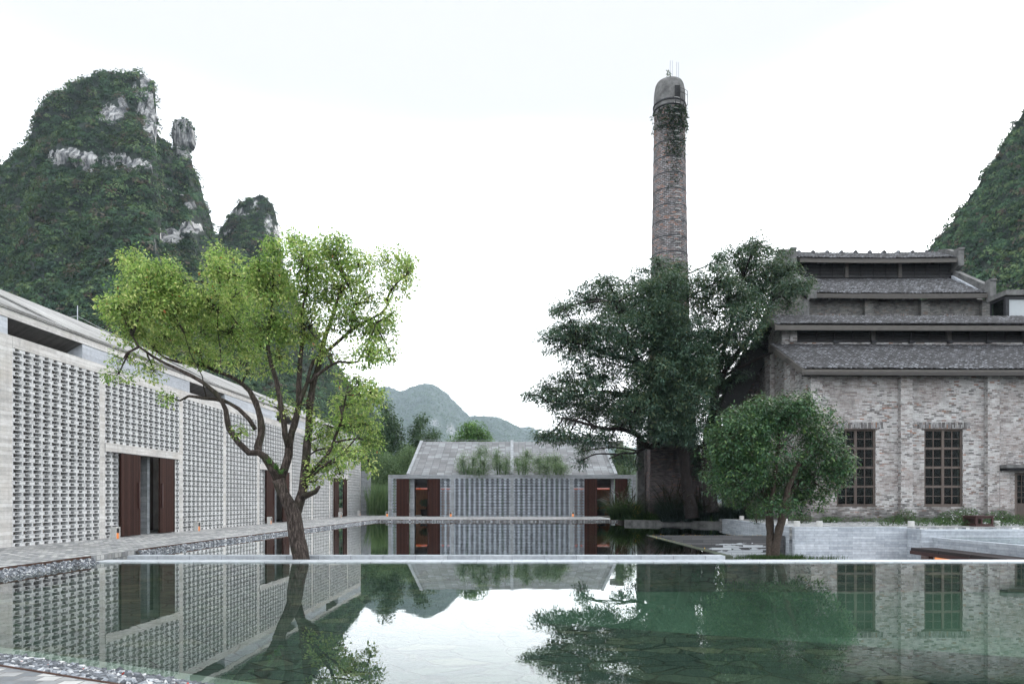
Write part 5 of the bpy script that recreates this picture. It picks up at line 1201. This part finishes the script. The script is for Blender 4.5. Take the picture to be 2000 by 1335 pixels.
# weeds along the mill foot
wd = []
for (x0_, x1_, yy, n, h) in ((14.6, 22.6, 27.9, 150, .12), (14.6, 24, 32.3, 150, .2)):
    for _ in range(n): wd.append((RNG.uniform(x0_, x1_), yy+RNG.uniform(-.4, .5), .26, h))
wd = np.array(wd); C = np.repeat(wd[:, :3], 26, 0)+in_ball(len(wd)*26)*np.array([.22, .2, .15])+np.array([0, 0, .1])
leaves('ground_weeds', C, .065, 'leaf_grass', kind='stuff', droop=-.2)
for (px, d_, w_, h, lab, fl) in [(1770, 30.5, .42, .62, 'wispy shrub at the foot of the pilaster between the tall windows', 0), (1865, 29.5, .75, .62, 'white-flowered shrub on the terrace left of the brown wooden box', 60), (1890, 30, .5, .72, 'leafy shrub right behind the flowering one, left of the wooden box', 20), (1838, 29.2, .5, .32, 'low shrub at the left of the white-flowered one', 10),
        (1953, 29.5, .6, .6, 'green shrub right of the brown wooden box', 12), (1985, 30, .5, .42, 'low shrub in front of the mill door', 0), (1745, 30.5, .35, .35, 'small leafy shrub left of the pilaster foot', 0), (1565, 31, .6, .4, 'weedy shrub at the mill corner right of the twin trunks', 0), (1622, 31.5, .5, .3, 'small weeds below the left mill window', 4), (1478, 31, .5, 1.0, 'dark shrub on the terrace left of the twin trunks', 0)]:
    p = P(px, 976, d_); t = thing('terrace_shrub', lab, 'shrub', (p.x, d_, .25), group='shrubs and weeds on the terrace')
    mb = MB()
    for _ in range(7):
        q = in_ball(1)[0]*np.array([w_, .4, h*.4]); mb.tube([(p.x, d_, .25), (p.x+q[0]*.5, d_+q[1]*.5, .25+h*.5), (p.x+q[0], d_+q[1], .25+h*.7+q[2])], [.012, .009, .005], 4)
    mb.build('stem', M['bark_pale'], t)
    n = int(2600*w_*h+300); C = np.array([p.x, d_, .25+h*.5])+in_ball(n)*np.array([w_, .45, h*.55]); leaves('foliage', C, .06, 'leaf_grass', t, droop=0)
    if fl: C = np.array([p.x, d_-.3, .25+h*.55])+in_ball(fl)*np.array([w_, .2, h*.5]); leaves('flowers', C, .04, 'petal_white', t, aspect=1.0)
gm = np.array([[8.0+RNG.normal(0, .75), 20.9+RNG.normal(0, .3), -.52] for _ in range(200)])
# planted mound below the round tree
mb = MB(); mb.lathe(8.0, 21.0, [(1.6, -1.5), (1.35, -.9), (.9, -.62), (.4, -.5), (.05, -.47)], 20); mo = mb.build('grass_mound', M['soil'], kind='structure')
blades('mound_grass', gm, 2600, .2, .8, .012, 'leaf_grass', kind='stuff', rad=.15)
# ferns and moss on the camphor fork
# fallen leaves along the wet wall top and rim
C = np.column_stack([np.concatenate([RNG.uniform(5.5, 10.8, 70), RNG.uniform(5.43, 5.6, 40)]), np.concatenate([RNG.uniform(27.38, 27.6, 70), RNG.uniform(19, 27, 40)]), np.full(110, -.112)])
lf = leaves('fallen_leaves', C, .04, 'petal_yellow', kind='stuff', droop=0, flat=3, aspect=.6)
# ferns growing on the fork of the camphor
fp_ = P(542, 925, 16.7); fern = thing('fern', 'small green ferns sprouting from the fork of the leaning camphor trunk', 'fern', fp_)
blades('fronds', [np.array(P(540, 915, 16.75)), np.array(P(548, 925, 16.7)), np.array(P(526, 905, 16.7))], 46, .26, 1.1, .03, 'leaf_bright', fern, rad=.05)
# red leaves dropped on the near gravel
C = np.column_stack([RNG.uniform(-4.2, -2.2, 7), np.zeros(7), np.full(7, -.03)]); C[:, 1] = [bankd(x, .3) for x in C[:, 0]]
leaves('fallen_leaves', C, .035, 'petal_red', kind='stuff', droop=0, flat=3, aspect=.6)
# chimney creepers
C = []
for (z0_, z1_, n, spread) in ((24.3, 25.6, 1000, 1.0), (22.6, 24.3, 480, .5), (20.5, 22.6, 120, .3)):
    z = RNG.uniform(z0_, z1_, n); a = R(-85)+RNG.normal(0, 1, n)*spread*.8; r = np.array([crad(q) for q in z])+RNG.uniform(0, .16, n)
    C.append(np.column_stack([CX+r*np.cos(a), CY+r*np.sin(a), z]))
C = np.vstack(C); cr = leaves('creeper', C, .20, 'leaf_blade_dark', droop=.6, aspect=.3)
tag(cr, 'dark creeper growing on the upper chimney shaft below its cap', 'creeper')
C = np.array([CX-.15, CY-.5, 27.85])+in_ball(50)*np.array([.15, .1, .3]); tag(leaves('chimney_sapling', C, .12, 'leaf_dark'), 'tiny sapling sprouting on top of the chimney cap', 'plant')
# creeper over the flue wall
C = np.column_stack([RNG.uniform(12.2, 14.2, 900), RNG.uniform(39.2, 39.6, 900), RNG.uniform(4.5, 9.0, 900)]); tag(leaves('wall_creeper', C, .16, 'leaf_dark', droop=.6), 'dark creeper hanging on the brick flue wall beside the mill', 'creeper')

# ================================================================== HILLS
def fbm(p, s, o=4): return mnoise.fractal(Vector(p)*s, 0.9, 2.0, o)
def hill(name, sil, Db, Dr, mat, step, rows, amp, rocks, leafmat, tuft, ntuft, nper, parent_label=None, back=0.6, power=0.8, tname='hill_woodland', tspread=1.0, zlow=-3.0, sizej=.35, lf=.36, jag=5.0):
    """a hill whose skyline follows sil, seen from the courtyard; foot at distance Db, crest at Dr, falling away behind"""
    xs = np.arange(sil[0][0], sil[-1][0]+.1, step); ys = np.interp(xs, [s[0] for s in sil], [s[1] for s in sil])+np.array([jag*(mnoise.noise(Vector((x*.09, 5.5, 0)))+.6*mnoise.noise(Vector((x*.23, 2.5, 0)))) for x in xs])
    front = np.linspace(0, 1, rows); ts = list(front)+[1+0.12*k for k in range(1, 6)]
    NR = len(ts); V = np.zeros((NR, len(xs), 3)); rock = np.zeros((NR, len(xs)))
    PY = np.zeros((NR, len(xs)))
    for i, (px, py) in enumerate(zip(xs, ys)):
        H = CAMZ+(976-py)*Dr/F
        for j, t in enumerate(ts):
            if t <= 1: D = Db+(Dr-Db)*t; z = zlow+(H-zlow)*(math.sin(t*math.pi/2)**power if power else t)
            else: D = Dr+(t-1)*(Dr-Db)*1.5; z = zlow+(H-zlow)*max(0, 1-((t-1)/back)**2)
            # keep the skyline: limit the elevation angle of the front rows below the crest's
            lim = CAMZ+(976-py)*D/F
            if t < 1: z = min(z, zlow+(lim-zlow)*(0.12+0.88*t**0.55))
            x = (px-1000)*D/F
            nz = fbm((x, D*1.0, z), 1/(amp*9), 5)*amp
            nn2 = mnoise.noise(Vector((x, D, z*.3))/(amp*2.2))*amp*.5+mnoise.noise(Vector((x*.9, D*.2, z*.25))/(amp*6))*amp*2.2*min(1, 3*(1-min(t, 1)))
            V[j, i] = (x, D-(nz+nn2)*(1 if t < 1 else .2), z+(nz*.4 if t < 1 else nz*.10))
            PY[j, i] = 976-(V[j, i, 2]-CAMZ)*F/V[j, i, 1]
    PXX = 1000+V[..., 0]*F/V[..., 1]
    for (cx, cy, rx, ry, amt) in rocks:
        q = ((PXX-cx)/rx)**2+((PY-cy)/ry)**2
        rock = np.maximum(rock, np.clip((1.35-q)*1.3, 0, 1)*amt*.86)
    for i in range(len(xs)):      # cliffs: vertical ribs, clefts and ledges
        for j in range(NR):
            if rock[j, i] > 0.05:
                x, y, z = V[j, i]
                rb_ = abs(mnoise.noise(Vector((x*.28, 3.1, z*.035))))*5.5+abs(mnoise.noise(Vector((x*.9, 1.7, z*.1))))*2.2+mnoise.noise(Vector((x*.06, 9.2, z*.35)))*1.8
                V[j, i, 1] += (rb_-1.6)*min(1, rock[j, i]*1.4)*amp/3.6
    n = len(xs); i = (np.arange(NR-1)[:, None]*n+np.arange(n-1)[None, :]).ravel()
    Fc = np.stack([i, i+1, i+n+1, i+n], 1)
    Vf = V.reshape(-1, 3); rk = rock.ravel()
    o = make_obj(name, Vf, Fc, M[mat], None, uv=False, attrs={'rock': np.clip(rk, 0, 1)*1.1}); o['kind'] = 'structure'
    # woodland: tufts of leaf masses over the whole front, thinner on the rock
    A = V[:-6, :-1].reshape(-1, 3); B = V[1:-5, 1:].reshape(-1, 3); rj = rock[:-6, :-1].ravel()
    PYc = PY[:-6, :-1].ravel()
    wgt = np.linalg.norm(B-A, axis=1)*(1-np.clip(rk.reshape(rock.shape)[:-6, :-1].ravel()*1.3, 0, .97))
    wgt = wgt/wgt.sum(); k = RNG.choice(len(A), ntuft, p=wgt)
    f = RNG.random((ntuft, 1)); g = RNG.random((ntuft, 1))
    Cc_ = A[k]+(B[k]-A[k])*np.concatenate([f, g, g], 1)
    rr = tuft*RNG.uniform(.55, 1.0, ntuft)*np.where(RNG.random(ntuft) < .3, 2.1, 1.1)
    qd = in_ball(ntuft*nper); qn = np.linalg.norm(qd, axis=1, keepdims=True); qd = qd/qn*(0.55+0.45*qn); qd[:, 2] = np.abs(qd[:, 2])*1.15-.35; qd[:, 1] = -np.abs(qd[:, 1])*.9+.2
    pts = np.repeat(Cc_, nper, 0)+qd*np.repeat(rr, nper)[:, None]*np.array([1, 1, .85])*tspread
    base = RNG.normal(0, .30, ntuft)
    rnd = np.clip(np.repeat(.45+base, nper)+RNG.normal(0, .05, ntuft*nper), 0, 1)
    brn = np.repeat(RNG.random(ntuft) < .09, nper); rnd = np.where(brn, .95, np.minimum(rnd, .84))
    leaves(tname, pts, tuft*lf, leafmat, kind='stuff', droop=-.1, flat=.1, aspect=.8, rnd=rnd, sj=sizej, normal=qd+np.array([0, 0, .1]), nmix=.85)
    return o
S1 = [(-420, 520), (-200, 420), (-60, 345), (0, 322), (20, 306), (40, 290), (58, 272), (68, 250), (76, 225), (95, 205), (120, 188), (145, 173), (170, 160), (190, 150), (220, 146), (262, 145), (266, 141), (282, 144), (290, 152), (303, 163), (305, 180), (301, 190), (303, 240), (308, 262), (320, 280), (334, 289), (338, 296), (346, 304), (360, 306), (371, 308), (376, 322), (381, 338), (388, 350), (396, 378), (402, 400), (412, 425), (418, 450), (430, 466), (470, 480), (520, 560), (600, 650), (680, 740), (720, 800)]
hill('karst_hill', S1, 120, 250, 'limestone', 2.5, 110, 3.6,
     [(130, 308, 42, 17, 1), (172, 315, 18, 22, 1), (225, 312, 32, 20, .9), (265, 325, 35, 16, .8), (212, 222, 20, 26, .9), (240, 215, 10, 28, 1), (292, 225, 14, 50, 1), (283, 160, 12, 14, .9), (272, 190, 14, 40, .6), (330, 462, 28, 16, 1), (375, 445, 26, 13, .9), (372, 400, 12, 9, .8), (330, 370, 10, 8, .7), (358, 378, 8, 6, .7)],
     'leaf_hill', 1.75, 10500, 46)
# the overhanging rock knob beside the main peak
def knob(prof, d, seg=28):
    V = []; n = len(prof)
    for (xl, xr, py) in prof:
        cx = (xl+xr)/2; rr = (xr-xl)/2*d/F
        for k in range(seg):
            a_ = 2*math.pi*k/seg; p = P(cx, py, d); x = p.x+rr*math.cos(a_); y = d+rr*.9*math.sin(a_)
            q = 1+.16*mnoise.noise(Vector((x, y, p.z))*.45)+.10*mnoise.noise(Vector((x, y, p.z*.4))*1.3)
            V.append((p.x+(x-p.x)*q, d+(y-d)*q, p.z))
    f = [(j*seg+k, (j+1)*seg+k, (j+1)*seg+(k+1) % seg, j*seg+(k+1) % seg) for j in range(n-1) for k in range(seg)]
    V = np.array(V); f.append(tuple(range(seg)))
    o = make_obj('karst_knob', V, f, M['limestone'], None, uv=False, attrs={'rock': np.full(len(V), 1.0)}); o['kind'] = 'structure'; return V
KP = [(352, 366, 236), (345, 371, 239), (340, 375, 244), (338, 378, 252), (338, 380, 260), (338, 380, 268), (338, 380, 276), (339, 379, 284), (340, 376, 289), (340, 371, 293), (338, 370, 298), (336, 371, 304), (334, 372, 312), (333, 374, 320), (332, 378, 332)]
KV = knob(KP, 249)
kk = KV[RNG.choice(28*6, 95)]; kk2 = KV[28*9+RNG.choice(28*4, 60)]; kk = np.vstack([kk, kk2]); kk = kk[kk[:, 1] < 252]
qd = in_ball(len(kk)*14); pts = np.repeat(kk, 14, 0)+qd*.8; leaves('hill_woodland', pts, .55, 'leaf_hill', kind='stuff', normal=qd, nmix=.8, rnd=np.clip(np.repeat(RNG.uniform(.1, .7, len(kk)), 14)+RNG.normal(0, .05, len(pts)), 0, .84), aspect=.8)
S2 = [(405, 520), (425, 465), (430, 440), (445, 425), (455, 410), (470, 394), (488, 384), (508, 382), (522, 390), (534, 402), (541, 425), (545, 455), (548, 500), (565, 560), (600, 620), (650, 700), (700, 770), (740, 820)]
hill('karst_hill', S2, 190, 300, 'limestone', 2.5, 60, 2.4, [(470, 415, 20, 10, .7), (497, 405, 10, 16, .7), (524, 440, 9, 26, .8), (541, 470, 6, 40, .9), (446, 455, 12, 8, .7), (532, 500, 10, 18, .7), (570, 640, 14, 60, .5)],
     'leaf_hill', 1.7, 3400, 40)
S3 = [(1790, 520), (1812, 492), (1825, 470), (1835, 458), (1850, 446), (1866, 424), (1885, 398), (1905, 372), (1918, 345), (1925, 330), (1940, 318), (1955, 292), (1975, 255), (1992, 232), (2000, 215), (2060, 150), (2200, 60), (2500, 0)]
hill('karst_hill', S3, 85, 165, 'limestone', 3.0, 80, 2.8, [], 'leaf_hill', 1.3, 7500, 40)
S4 = [(640, 800), (700, 775), (725, 764), (745, 758), (765, 758), (778, 763), (785, 767), (800, 757), (815, 752), (832, 749), (845, 750), (858, 757), (870, 766), (882, 778), (895, 790), (905, 801), (918, 813), (930, 812), (950, 814), (972, 815), (988, 820), (1000, 827), (1012, 834), (1030, 842), (1060, 850), (1100, 856), (1180, 868), (1300, 880), (1450, 890)]
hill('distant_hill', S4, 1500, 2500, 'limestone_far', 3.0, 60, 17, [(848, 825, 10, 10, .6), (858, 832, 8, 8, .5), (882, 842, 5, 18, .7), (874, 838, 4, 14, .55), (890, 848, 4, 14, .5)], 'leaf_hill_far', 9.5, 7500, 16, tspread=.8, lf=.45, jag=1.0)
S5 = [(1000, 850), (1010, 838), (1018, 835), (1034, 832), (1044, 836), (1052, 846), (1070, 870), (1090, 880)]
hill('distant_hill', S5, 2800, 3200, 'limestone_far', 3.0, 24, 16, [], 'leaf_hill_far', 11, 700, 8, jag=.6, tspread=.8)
# ================================================================== AIR
hz = MB().box(-3900, 4400, -1700, 4900, -4.2, 620).build('haze', M['soil'])
hz.data.materials.clear()
hm, ht, ho = NM('haze_air'); pv = ht.nodes.new('ShaderNodeVolumePrincipled'); pv.inputs['Density'].default_value = HAZE
pv.inputs['Color'].default_value = (0.74, 0.87, 1.0, 1); pv.inputs['Anisotropy'].default_value = 0.0
ht.links.new(pv.outputs[0], ho.inputs['Volume']); hz.data.materials.append(hm); hz['kind'] = 'stuff'
